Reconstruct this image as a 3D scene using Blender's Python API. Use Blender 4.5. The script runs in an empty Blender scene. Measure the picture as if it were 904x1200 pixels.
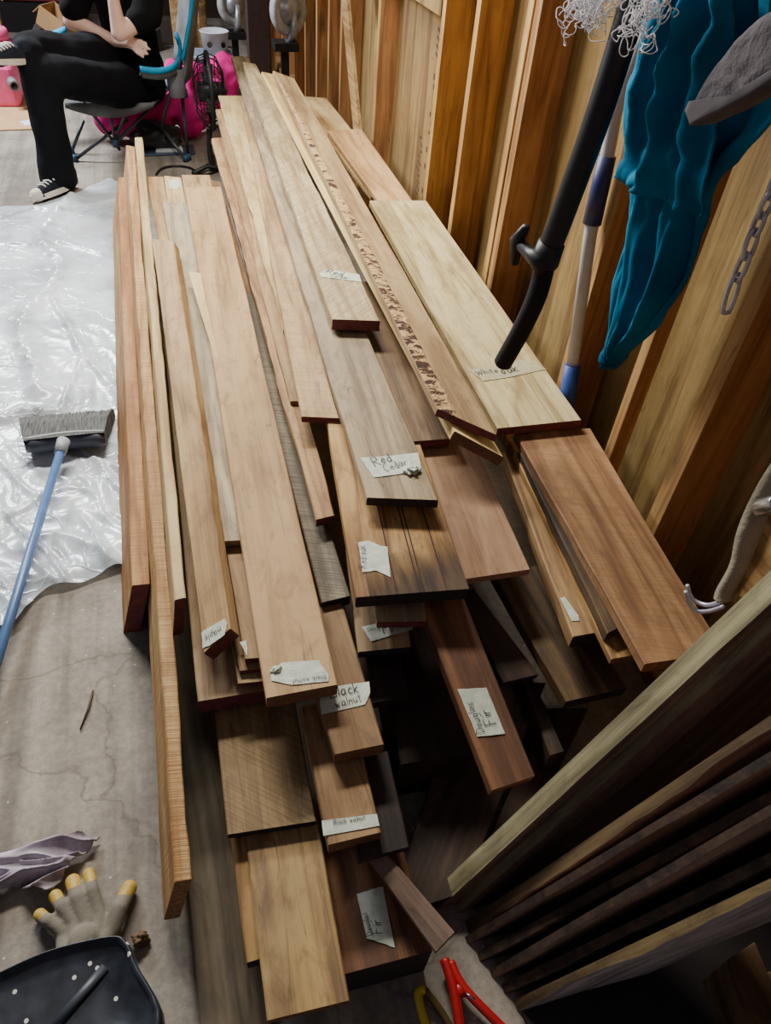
import bpy, bmesh, math, random
from mathutils import Vector, Matrix, noise
random.seed(7)
C = bpy.context.scene.collection
V = Vector
BOARDS = [
 ('L1', 'orange sawn board on edge, leftmost of the pile, with a dark near end', 'boards standing on edge along the left of the pile', 'orange',
  [(-0.2031, 1.2497, 0.175), (-0.1615, 1.2468, 0.175), (-0.172, 3.6414, 0.3), (-0.2093, 3.6435, 0.3)], (-0.0582, 0.0, -0.2025), {'wob': 0.003, 'end': 'maroon'}),
 ('L2', 'longest pale board on edge, reaching nearest the work glove, rough sawn top edge', 'boards standing on edge along the left of the pile', 'fuzzy',
  [(-0.1382, 0.5274, 0.2), (-0.111, 0.5252, 0.2), (-0.1167, 3.7429, 0.4), (-0.154, 3.768, 0.4)], (-0.041, 0.0, -0.165), {'wob': 0.004, 'end': 'endgrain'}),
 ('L3', 'slim pale board on edge whose tip pokes up highest before the camp chair', 'boards standing on edge along the left of the pile', 'pale',
  [(-0.0934, 1.0373, 0.345), (-0.0707, 1.0397, 0.345), (-0.0773, 3.7761, 0.43), (-0.1113, 3.7768, 0.43)], (-0.0187, 0.0, -0.1185), {'wob': 0.003, 'end': 'maroon'}),
 ('M1', 'brown board tipped on its side with a torn scribbled tape near its end', None, 'tan',
  [(-0.0488, 0.9057, 0.322), (0.0106, 0.9319, 0.356), (0.0014, 2.6106, 0.434), (-0.0741, 2.6749, 0.419)], (0.0172, 0.002, -0.0316), {'end': 'maroon', 'wob': 0.003}),
 ('M2', 'wide pale board lying flat under the tilted taped board, thick maroon end facing the camera', None, 'grey_tan',
  [(-0.0704, 0.8369, 0.262), (0.0957, 0.8327, 0.262), (0.0998, 2.714, 0.33), (-0.0701, 2.8066, 0.33)], (0.0, 0.0015, -0.044), {'end': 'maroon', 'wob': 0.002}),
 ('G', 'weathered grey board with a cracked far end, left of the broad walnut plank', None, 'greywood',
  [(0.0243, 1.1964, 0.338), (0.0951, 1.1882, 0.338), (0.0854, 3.0853, 0.39), (-0.0213, 3.0931, 0.39)], (0.0001, 0.0005, -0.018), {'wob': 0.002}),
 ('S1', 'narrow pale board top of the small stack tucked beside the labelled walnut plank', None, 'tan',
  [(0.0308, 0.8804, 0.316), (0.1034, 0.8711, 0.316), (0.0556, 1.2312, 0.314), (0.0246, 1.2372, 0.314)], (-0.0, -0.0001, -0.015), {'end': 'maroon', 'wob': 0.001}),
 ('S2', 'short brown board, middle of the small stack left of the labelled walnut plank', None, 'tan',
  [(0.0178, 0.8659, 0.299), (0.1009, 0.8584, 0.299), (0.0409, 1.2167, 0.297), (0.0099, 1.2228, 0.297)], (-0.0, -0.0001, -0.012), {'end': 'maroon', 'wob': 0.001}),
 ('S3', 'lowest thin board of the small stack resting on the wide maroon ended board', None, 'grey_tan',
  [(0.0111, 0.8455, 0.286), (0.0971, 0.837, 0.286), (0.0343, 1.2005, 0.286), (0.0034, 1.2066, 0.286)], (0.0, 0.0, -0.011), {'end': 'maroon', 'wob': 0.001}),
 ('K1', 'thin blond tapered strip lying on the grey weathered board', None, 'blond',
  [(0.08, 1.7945, 0.388), (0.087, 1.7935, 0.388), (0.0734, 2.3834, 0.42), (0.0355, 2.4005, 0.42)], (0.0001, 0.0006, -0.012), {'wob': 0.002}),
 ('W', 'broad smooth walnut plank with an upside down tape label at its near end', None, 'walnut',
  [(0.0574, 0.7549, 0.358), (0.1938, 0.7553, 0.358), (0.2158, 3.1288, 0.432), (0.0734, 3.1378, 0.432)], (-0.0, 0.0011, -0.036), {'end': 'endbrown', 'wob': 0.002}),
 ('FA', 'far end of a buried board nearest the tall edge board tip', None, 'tan',
  [(-0.0294, 2.006, 0.33), (0.0259, 1.9979, 0.33), (-0.0087, 3.4248, 0.375), (-0.0766, 3.4285, 0.375)], (0.0001, 0.0006, -0.02), {'wob': 0.002}),
 ('FB', 'far board end bearing a white paper scrap on its rounded tip', None, 'pale',
  [(0.0108, 1.9919, 0.335), (0.0863, 1.9807, 0.335), (0.066, 3.3957, 0.38), (-0.0047, 3.4204, 0.38)], (0.0001, 0.0006, -0.02), {'wob': 0.002}),
 ('FC', 'far board end of light brown wood peeking out beyond the walnut plank', None, 'tan',
  [(0.0711, 1.983, 0.335), (0.1983, 1.9642, 0.335), (0.1912, 3.4057, 0.385), (0.0712, 3.4121, 0.385)], (0.0001, 0.0008, -0.022), {'wob': 0.002}),
 ('FD', 'stubby far board end beside the live edge boards', None, 'brown',
  [(0.1991, 1.9723, 0.33), (0.2456, 1.9654, 0.33), (0.2291, 3.3491, 0.375), (0.1873, 3.3722, 0.375)], (0.0001, 0.0006, -0.02), {'wob': 0.001}),
 ('GR', 'dark grey rough sawn board between the walnut plank and the red oak board', None, 'roughgrey',
  [(0.2086, 0.9848, 0.325), (0.2742, 0.9909, 0.325), (0.2486, 2.5224, 0.345), (0.2035, 2.5275, 0.345)], (-0.0, 0.0004, -0.03), {'end': 'black', 'wob': 0.001}),
 ('Q1', 'live edge brown board with rough left side, lowest of the middle waney boards', None, 'liveedge',
  [(0.2357, 1.194, 0.37), (0.2796, 1.2002, 0.37), (0.3583, 3.8469, 0.41), (0.2385, 3.8238, 0.41)], (-0.0001, 0.0004, -0.024), {'end': 'maroon', 'wob': 0.006}),
 ('Q1b', 'slim brown board sandwiched between the waney boards, its tip stepped back', None, 'tan',
  [(0.2518, 1.6455, 0.39), (0.3116, 1.6359, 0.39), (0.3796, 4.2119, 0.433), (0.2927, 4.2113, 0.433)], (0.0, 0.0003, -0.018), {'wob': 0.004}),
 ('X', 'creamy waney edged board, widest of the middle boards at its far end', None, 'cream',
  [(0.288, 1.983, 0.42), (0.427, 1.964, 0.42), (0.4717, 4.3787, 0.455), (0.3278, 4.3754, 0.455)], (0.0, 0.0003, -0.018), {'wob': 0.006}),
 ('Q2', 'pinkish rough sawn board narrowing toward its far end, maroon near end', None, 'pinkish',
  [(0.258, 1.5057, 0.438), (0.3536, 1.4824, 0.438), (0.4864, 4.2714, 0.478), (0.4333, 4.2702, 0.478)], (0.0001, 0.0003, -0.018), {'end': 'maroon', 'wob': 0.004}),
 ('R1', 'long grey brown board with black end and crumpled tape reading Red Cedar', None, 'cedar',
  [(0.3416, 1.1462, 0.465), (0.4978, 1.1085, 0.465), (0.557, 4.9169, 0.525), (0.4581, 4.9091, 0.525)], (0.0001, 0.0004, -0.024), {'end': 'black', 'wob': 0.003}),
 ('C2', 'shorter waney board with thick maroon end, lying on the black ended cedar board', None, 'cedar2',
  [(0.4072, 1.8411, 0.52), (0.5437, 1.813, 0.52), (0.5581, 4.5778, 0.56), (0.4904, 4.6295, 0.56)], (0.0001, 0.0005, -0.034), {'end': 'maroon', 'wob': 0.006}),
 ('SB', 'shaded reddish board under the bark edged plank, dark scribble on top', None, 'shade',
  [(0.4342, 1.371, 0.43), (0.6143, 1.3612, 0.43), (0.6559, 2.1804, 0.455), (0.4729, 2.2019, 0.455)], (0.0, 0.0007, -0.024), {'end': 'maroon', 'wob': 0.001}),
 ('RO', 'wide grooved red oak board with scorched near end and sideways tape label', None, 'redoak',
  [(0.2649, 0.9173, 0.408), (0.5025, 0.892, 0.408), (0.5597, 1.6611, 0.432), (0.3442, 1.6941, 0.432)], (0.0001, 0.001, -0.034), {'end': 'black', 'wob': 0.002}),
 ('PK', 'plain pinkish board with a square end, half hidden under the red oak board', None, 'pinkboard',
  [(0.4998, 0.9505, 0.37), (0.6754, 0.9484, 0.37), (0.6978, 1.6586, 0.42), (0.527, 1.6848, 0.42)], (0.0, 0.0014, -0.02), {'end': 'pinkend', 'wob': 0.001}),
 ('E1', 'straight plank tipped on its corner with a long blond edge, beneath the bark edged plank', None, 'blondedge',
  [(0.5896, 1.2844, 0.515), (0.697, 1.2139, 0.475), (0.6591, 4.4811, 0.53), (0.5652, 4.393, 0.565)], (-0.0096, 0.0003, -0.0263), {'end': 'endbrown', 'wob': 0.001}),
 ('E2', 'plank with a strip of crumbling dark bark along its left side, topmost of the pile', None, 'barkboard',
  [(0.5602, 1.3382, 0.545), (0.6864, 1.2509, 0.515), (0.707, 4.2111, 0.577), (0.6067, 4.2707, 0.597)], (-0.0044, 0.0004, -0.0195), {'end': 'maroon', 'wob': 0.002}),
 ('WO', 'wide pale board labelled White oak, lying on the brown plank by the studs', None, 'whiteoak',
  [(0.7334, 1.3444, 0.46), (0.9708, 1.3417, 0.46), (1.0128, 2.8491, 0.46), (0.7771, 2.8661, 0.46)], (0.0, -0.0, -0.024), {'end': 'maroon', 'wob': 0.001}),
 ('BR', 'wide reddish brown plank with chipped left edge, nearest the studs at the near right', None, 'brownplank',
  [(0.7616, 0.6296, 0.43), (0.9342, 0.6207, 0.43), (1.0033, 1.3392, 0.43), (0.7953, 1.3594, 0.43)], (0.0, -0.0, -0.028), {'end': 'endbrown', 'wob': 0.003}),
 ('PK2', 'smooth salmon board beyond the white oak, under the bark edged plank', None, 'salmon',
  [(0.8461, 2.4082, 0.432), (0.9727, 2.395, 0.432), (0.9848, 3.8532, 0.44), (0.8049, 3.8286, 0.44)], (0.0, 0.0001, -0.02), {'wob': 0.001}),
 ('PL3', 'pale plain board farthest along the studs, beyond the salmon board', None, 'pale',
  [(0.8318, 3.0438, 0.41), (0.98, 3.0335, 0.41), (0.9298, 4.4578, 0.425), (0.7549, 4.5049, 0.425)], (0.0, 0.0002, -0.02), {'wob': 0.001}),
 ('HF3', 'narrow board with bark remnants wedged beside the wide brown plank', None, 'bark',
  [(0.7438, 0.7303, 0.4), (0.7756, 0.7389, 0.4), (0.8224, 1.2937, 0.41), (0.7891, 1.2996, 0.41)], (-0.0001, 0.0005, -0.03), {'wob': 0.004}),
 ('HF2', 'pale gold board with a bright left edge, ending just below the wide brown plank', None, 'gold',
  [(0.7429, 0.6886, 0.37), (0.8083, 0.6873, 0.37), (0.8709, 1.3105, 0.39), (0.7871, 1.3251, 0.39)], (0.0, 0.0006, -0.02), {'end': 'endbrown', 'wob': 0.003}),
 ('HF1', 'tan board with a scrap of white tape, ending under the pale gold board', None, 'tan',
  [(0.6999, 0.7691, 0.35), (0.7554, 0.7687, 0.35), (0.8443, 1.3403, 0.37), (0.771, 1.3532, 0.37)], (0.0, 0.0014, -0.04), {'end': 'black', 'wob': 0.002}),
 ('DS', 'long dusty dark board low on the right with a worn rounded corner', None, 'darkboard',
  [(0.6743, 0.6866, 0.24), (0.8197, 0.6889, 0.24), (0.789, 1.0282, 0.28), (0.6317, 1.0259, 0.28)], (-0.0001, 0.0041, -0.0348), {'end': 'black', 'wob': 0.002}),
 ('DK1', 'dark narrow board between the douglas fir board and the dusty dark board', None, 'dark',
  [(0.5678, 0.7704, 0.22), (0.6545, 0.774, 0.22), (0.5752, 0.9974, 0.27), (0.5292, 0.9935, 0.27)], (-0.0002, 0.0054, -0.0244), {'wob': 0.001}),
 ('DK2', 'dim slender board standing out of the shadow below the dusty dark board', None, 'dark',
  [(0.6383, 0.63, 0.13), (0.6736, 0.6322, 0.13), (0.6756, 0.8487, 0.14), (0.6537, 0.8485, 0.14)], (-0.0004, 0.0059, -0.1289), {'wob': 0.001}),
 ('DG', 'reddish brown fir board slanting downward with sideways tape label', None, 'fir',
  [(0.439, 0.5275, 0.27), (0.5305, 0.5355, 0.27), (0.5115, 0.9451, 0.345), (0.4098, 0.9218, 0.345)], (-0.0005, 0.0056, -0.0295), {'end': 'endbrown', 'wob': 0.001}),
 ('DF1', 'short weathered board end directly beneath the scorched red oak end', None, 'greywood',
  [(0.3078, 0.8939, 0.345), (0.4105, 0.8747, 0.345), (0.4506, 1.0748, 0.36), (0.3352, 1.0975, 0.36)], (0.0003, 0.0016, -0.0219), {'end': 'maroon', 'wob': 0.001}),
 ('DF2', 'board in the dark hollow with a shaded tape label reading Douglas Fir', None, 'grey_tan',
  [(0.2615, 0.8597, 0.3), (0.3736, 0.8491, 0.3), (0.4293, 1.1279, 0.31), (0.2997, 1.1533, 0.31)], (0.0001, 0.0007, -0.022), {'end': 'black', 'wob': 0.001}),
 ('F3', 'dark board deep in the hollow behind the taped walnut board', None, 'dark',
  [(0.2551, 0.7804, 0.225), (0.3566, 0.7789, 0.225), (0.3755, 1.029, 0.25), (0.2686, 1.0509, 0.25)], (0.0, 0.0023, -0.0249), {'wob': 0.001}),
 ('F4', 'added dark board deepening the shadow on the hollow floor, beneath the slanting fir board', None, 'dark',
  [(0.2284, 0.428, 0.05), (0.3868, 0.4366, 0.05), (0.7398, 0.8405, 0.06), (0.5335, 0.8855, 0.06)], (-0.0001, 0.001, -0.045), {'wob': 0.001}),  # added board, covers lit floor to darken the hollow
 ('F5', 'added very dark board deepening the shadow on the floor behind the leaning slabs foot', None, 'dark',
  [(0.3983, 0.4473, 0.035), (0.5008, 0.4646, 0.035), (0.8198, 0.7597, 0.045), (0.7173, 0.7824, 0.045)], (-0.0002, 0.0011, -0.03), {'wob': 0.001}),  # second added board, keeps the floor behind the slabs dark
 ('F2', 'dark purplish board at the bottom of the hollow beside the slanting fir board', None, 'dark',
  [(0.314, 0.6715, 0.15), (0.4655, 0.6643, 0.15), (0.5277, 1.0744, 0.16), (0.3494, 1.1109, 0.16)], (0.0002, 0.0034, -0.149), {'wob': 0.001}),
 ('BWT', 'light walnut board with a half shaded tape label, tucked below the broad walnut plank', None, 'walnut2',
  [(0.1649, 0.6449, 0.303), (0.2595, 0.6446, 0.303), (0.2559, 0.9918, 0.308), (0.1388, 0.9798, 0.308)], (0.0, 0.0005, -0.036), {'end': 'endbrown', 'wob': 0.001}),
 ('BW2', 'walnut board with a straight strip of labelled tape across its near end', None, 'walnut2',
  [(0.1255, 0.5049, 0.258), (0.221, 0.5051, 0.258), (0.2254, 0.7757, 0.262), (0.1253, 0.7817, 0.262)], (-0.0, 0.0005, -0.036), {'end': 'endbrown', 'wob': 0.001}),
 ('B254', 'wide rough board with slanting saw marks, below the wide maroon ended board', None, 'sawn',
  [(-0.043, 0.5876, 0.2), (0.1184, 0.5754, 0.2), (0.1233, 0.8995, 0.205), (-0.0425, 0.9093, 0.205)], (0.0, 0.0003, -0.018), {'end': 'black', 'wob': 0.001}),
 ('A3', 'narrow strip of gold board poking out left of the mottled end board', None, 'gold',
  [(-0.0354, 0.3885, 0.15), (-0.0125, 0.3893, 0.15), (0.0104, 0.6174, 0.17), (-0.0402, 0.621, 0.17)], (-0.0002, 0.0043, -0.0498), {'end': 'black', 'wob': 0.002}),
 ('A2', 'mottled gold board with ragged near end, closest at the bottom of the pile', None, 'rustic',
  [(-0.0151, 0.2947, 0.172), (0.1176, 0.2898, 0.172), (0.1226, 0.588, 0.177), (-0.0124, 0.6113, 0.177)], (0.0, 0.0004, -0.024), {'end': 'endbrown', 'wob': 0.002}),
 ('A4', 'chunky dark beam with an upside down tape label reading Douglas Fir', None, 'fir',
  [(0.1119, 0.3365, 0.135), (0.277, 0.3341, 0.135), (0.2738, 0.5269, 0.14), (0.1182, 0.5393, 0.14)], (0.0, 0.0033, -0.134), {'end': 'dark', 'wob': 0.001}),
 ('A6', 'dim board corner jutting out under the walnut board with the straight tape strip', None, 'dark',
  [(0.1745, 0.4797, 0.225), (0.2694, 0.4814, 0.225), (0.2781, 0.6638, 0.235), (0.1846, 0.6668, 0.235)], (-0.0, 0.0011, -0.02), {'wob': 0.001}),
 ('A5', 'slim purplish stick slanting down across the bottom of the hollow to the red clamp', None, 'stick',
  [(0.2697, 0.3177, 0.19), (0.3097, 0.3367, 0.2), (0.2256, 0.4918, 0.21), (0.1918, 0.4946, 0.2)], (0.0054, 0.004, -0.0292), {'end': 'stickend', 'wob': 0.001}),
 ('A1', 'long grey floor plank running under the left boards to the bottom edge of the view', None, 'floorplank',
  [(-0.1255, 0.3075, 0.045), (-0.0085, 0.2875, 0.045), (-0.0662, 1.6097, 0.06), (-0.162, 1.6097, 0.06)], (0.0001, 0.0003, -0.03), {'wob': 0.002}),
]
TAPES = [
 ('W', [(0.073, 0.8059, 0.3611), (0.0807, 0.8139, 0.3613), (0.0972, 0.8242, 0.3616), (0.1692, 0.815, 0.3614), (0.1727, 0.7984, 0.3608), (0.1809, 0.781, 0.3603), (0.1775, 0.7645, 0.3598), (0.1067, 0.7721, 0.36), (0.072, 0.7889, 0.3606)], [('Black walnut', (0.1754, 0.7783, 0.3612), (0.1114, 0.7805, 0.3613), 1.0)], (0.0001, -0.031, 0.9995)),
 ('BWT', [(0.1622, 0.7856, 0.3066), (0.2654, 0.7812, 0.3065), (0.261, 0.7563, 0.3062), (0.2447, 0.7326, 0.3058), (0.1577, 0.729, 0.3058)], [('Black', (0.1825, 0.7597, 0.3072), (0.2383, 0.7631, 0.3073), 1.2), ('walnut', (0.188, 0.7374, 0.3069), (0.24, 0.7413, 0.3069), 1.2)], (-0.0001, -0.0149, 0.9999)),
 ('BW2', [(0.1221, 0.5483, 0.2601), (0.2216, 0.5377, 0.26), (0.2207, 0.516, 0.2597), (0.1197, 0.5212, 0.2597)], [('Black walnut', (0.1412, 0.536, 0.2609), (0.198, 0.5321, 0.2609), 1.0)], (0.0, -0.0144, 0.9999)),
 ('RO', [(0.3046, 1.0625, 0.4141), (0.3278, 1.0632, 0.4142), (0.3498, 1.0436, 0.4136), (0.3639, 1.0383, 0.4135), (0.3486, 0.9532, 0.4109), (0.3233, 0.9772, 0.4115), (0.2939, 0.9783, 0.4115)], [('Red oak', (0.3055, 0.9879, 0.4128), (0.3169, 1.0499, 0.4147), 1.2)], (-0.0032, -0.0305, 0.9995)),
 ('R1', [(0.358, 1.2803, 0.4687), (0.4194, 1.2757, 0.4688), (0.4996, 1.2743, 0.4691), (0.4913, 1.2189, 0.4682), (0.4545, 1.2072, 0.4679), (0.3727, 1.2071, 0.4676)], [('Red', (0.3862, 1.244, 0.4692), (0.4305, 1.2547, 0.4696), 1.3), ('Cedar', (0.4063, 1.219, 0.4689), (0.463, 1.2364, 0.4694), 1.3)], (-0.0038, -0.0158, 0.9999)),
 ('C2', [(0.4245, 2.1177, 0.5255), (0.4568, 2.143, 0.5259), (0.5484, 2.0975, 0.5256), (0.5445, 2.0468, 0.5248), (0.4877, 2.0704, 0.525), (0.428, 2.0944, 0.5252)], [('Red', (0.4469, 2.1208, 0.5266), (0.4899, 2.0929, 0.5263), 1.0), ('Cedar', (0.4543, 2.0913, 0.5262), (0.5061, 2.0682, 0.526), 1.0)], (-0.0029, -0.0143, 0.9999)),
 ('WO', [(0.7514, 1.6142, 0.4615), (0.7812, 1.6186, 0.4615), (0.9222, 1.6429, 0.4615), (0.9633, 1.6138, 0.4615), (0.977, 1.5845, 0.4615), (0.8625, 1.5622, 0.4615), (0.775, 1.5542, 0.4615)], [('White', (0.7674, 1.5811, 0.4625), (0.8318, 1.5888, 0.4625), 1.1), ('oak', (0.8407, 1.5786, 0.4625), (0.894, 1.5881, 0.4625), 1.1)], (-0.0, 0.0, 1.0)),
 ('M1', [(-0.0469, 0.9535, 0.3278), (-0.0412, 0.9564, 0.331), (0.0024, 0.9596, 0.355), (0.006, 0.9446, 0.356), (-0.0019, 0.9223, 0.3503), (-0.0345, 0.915, 0.3321), (-0.0485, 0.9172, 0.3246)], [('maple', (-0.0087, 0.9448, 0.3492), (-0.0415, 0.9395, 0.331), 1.2)], (-0.4777, -0.0549, 0.8768)),
 ('DG', [(0.4329, 0.7246, 0.3089), (0.4929, 0.7171, 0.3065), (0.4991, 0.6215, 0.2883), (0.4418, 0.6259, 0.2901), (0.4416, 0.636, 0.292)], [('Douglas', (0.46, 0.6323, 0.292), (0.4533, 0.6921, 0.3034), 1.1), ('Fir', (0.4857, 0.6443, 0.2938), (0.4829, 0.6725, 0.2992), 1.1)], (0.0161, -0.1857, 0.9825)),
 ('DF2', [(0.283, 0.9191, 0.3036), (0.3923, 0.9265, 0.3042), (0.3895, 0.8902, 0.3029), (0.2938, 0.8789, 0.3022)], [('Douglas', (0.2942, 0.9032, 0.3041), (0.3334, 0.9086, 0.3044), 1.0), ('Fir', (0.3253, 0.8923, 0.3038), (0.3521, 0.8934, 0.3039), 1.2)], (-0.0032, -0.0336, 0.9994)),
 ('A4', [(0.1691, 0.4536, 0.1394), (0.2113, 0.4554, 0.1395), (0.2189, 0.4536, 0.1394), (0.2143, 0.3535, 0.137), (0.1931, 0.3668, 0.1373), (0.17, 0.3793, 0.1376)], [('Douglas', (0.1815, 0.382, 0.1386), (0.1798, 0.4189, 0.1396), 1.2), ('Fir', (0.1983, 0.3807, 0.1386), (0.2008, 0.4025, 0.1392), 1.2)], (-0.0004, -0.0246, 0.9997)),
 ('FB', [(0.0143, 3.3719, 0.3801), (0.0541, 3.3787, 0.3805), (0.0595, 3.295, 0.3778), (0.0328, 3.2608, 0.3766), (0.0099, 3.2894, 0.3774)], [], (-0.0047, -0.0315, 0.9995)),
 ('HF1', [(0.7141, 0.869, 0.3549), (0.7264, 0.869, 0.3549), (0.7341, 0.8158, 0.3531), (0.73, 0.8029, 0.3527), (0.7135, 0.8063, 0.3528)], [], (-0.0003, -0.0342, 0.9994)),
 ('S1', [(0.0255, 0.9224, 0.3173), (0.0396, 0.9238, 0.3172), (0.0363, 0.8834, 0.3175), (0.0328, 0.897, 0.3174)], [], (0.0007, 0.0056, 1.0)),
]
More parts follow.
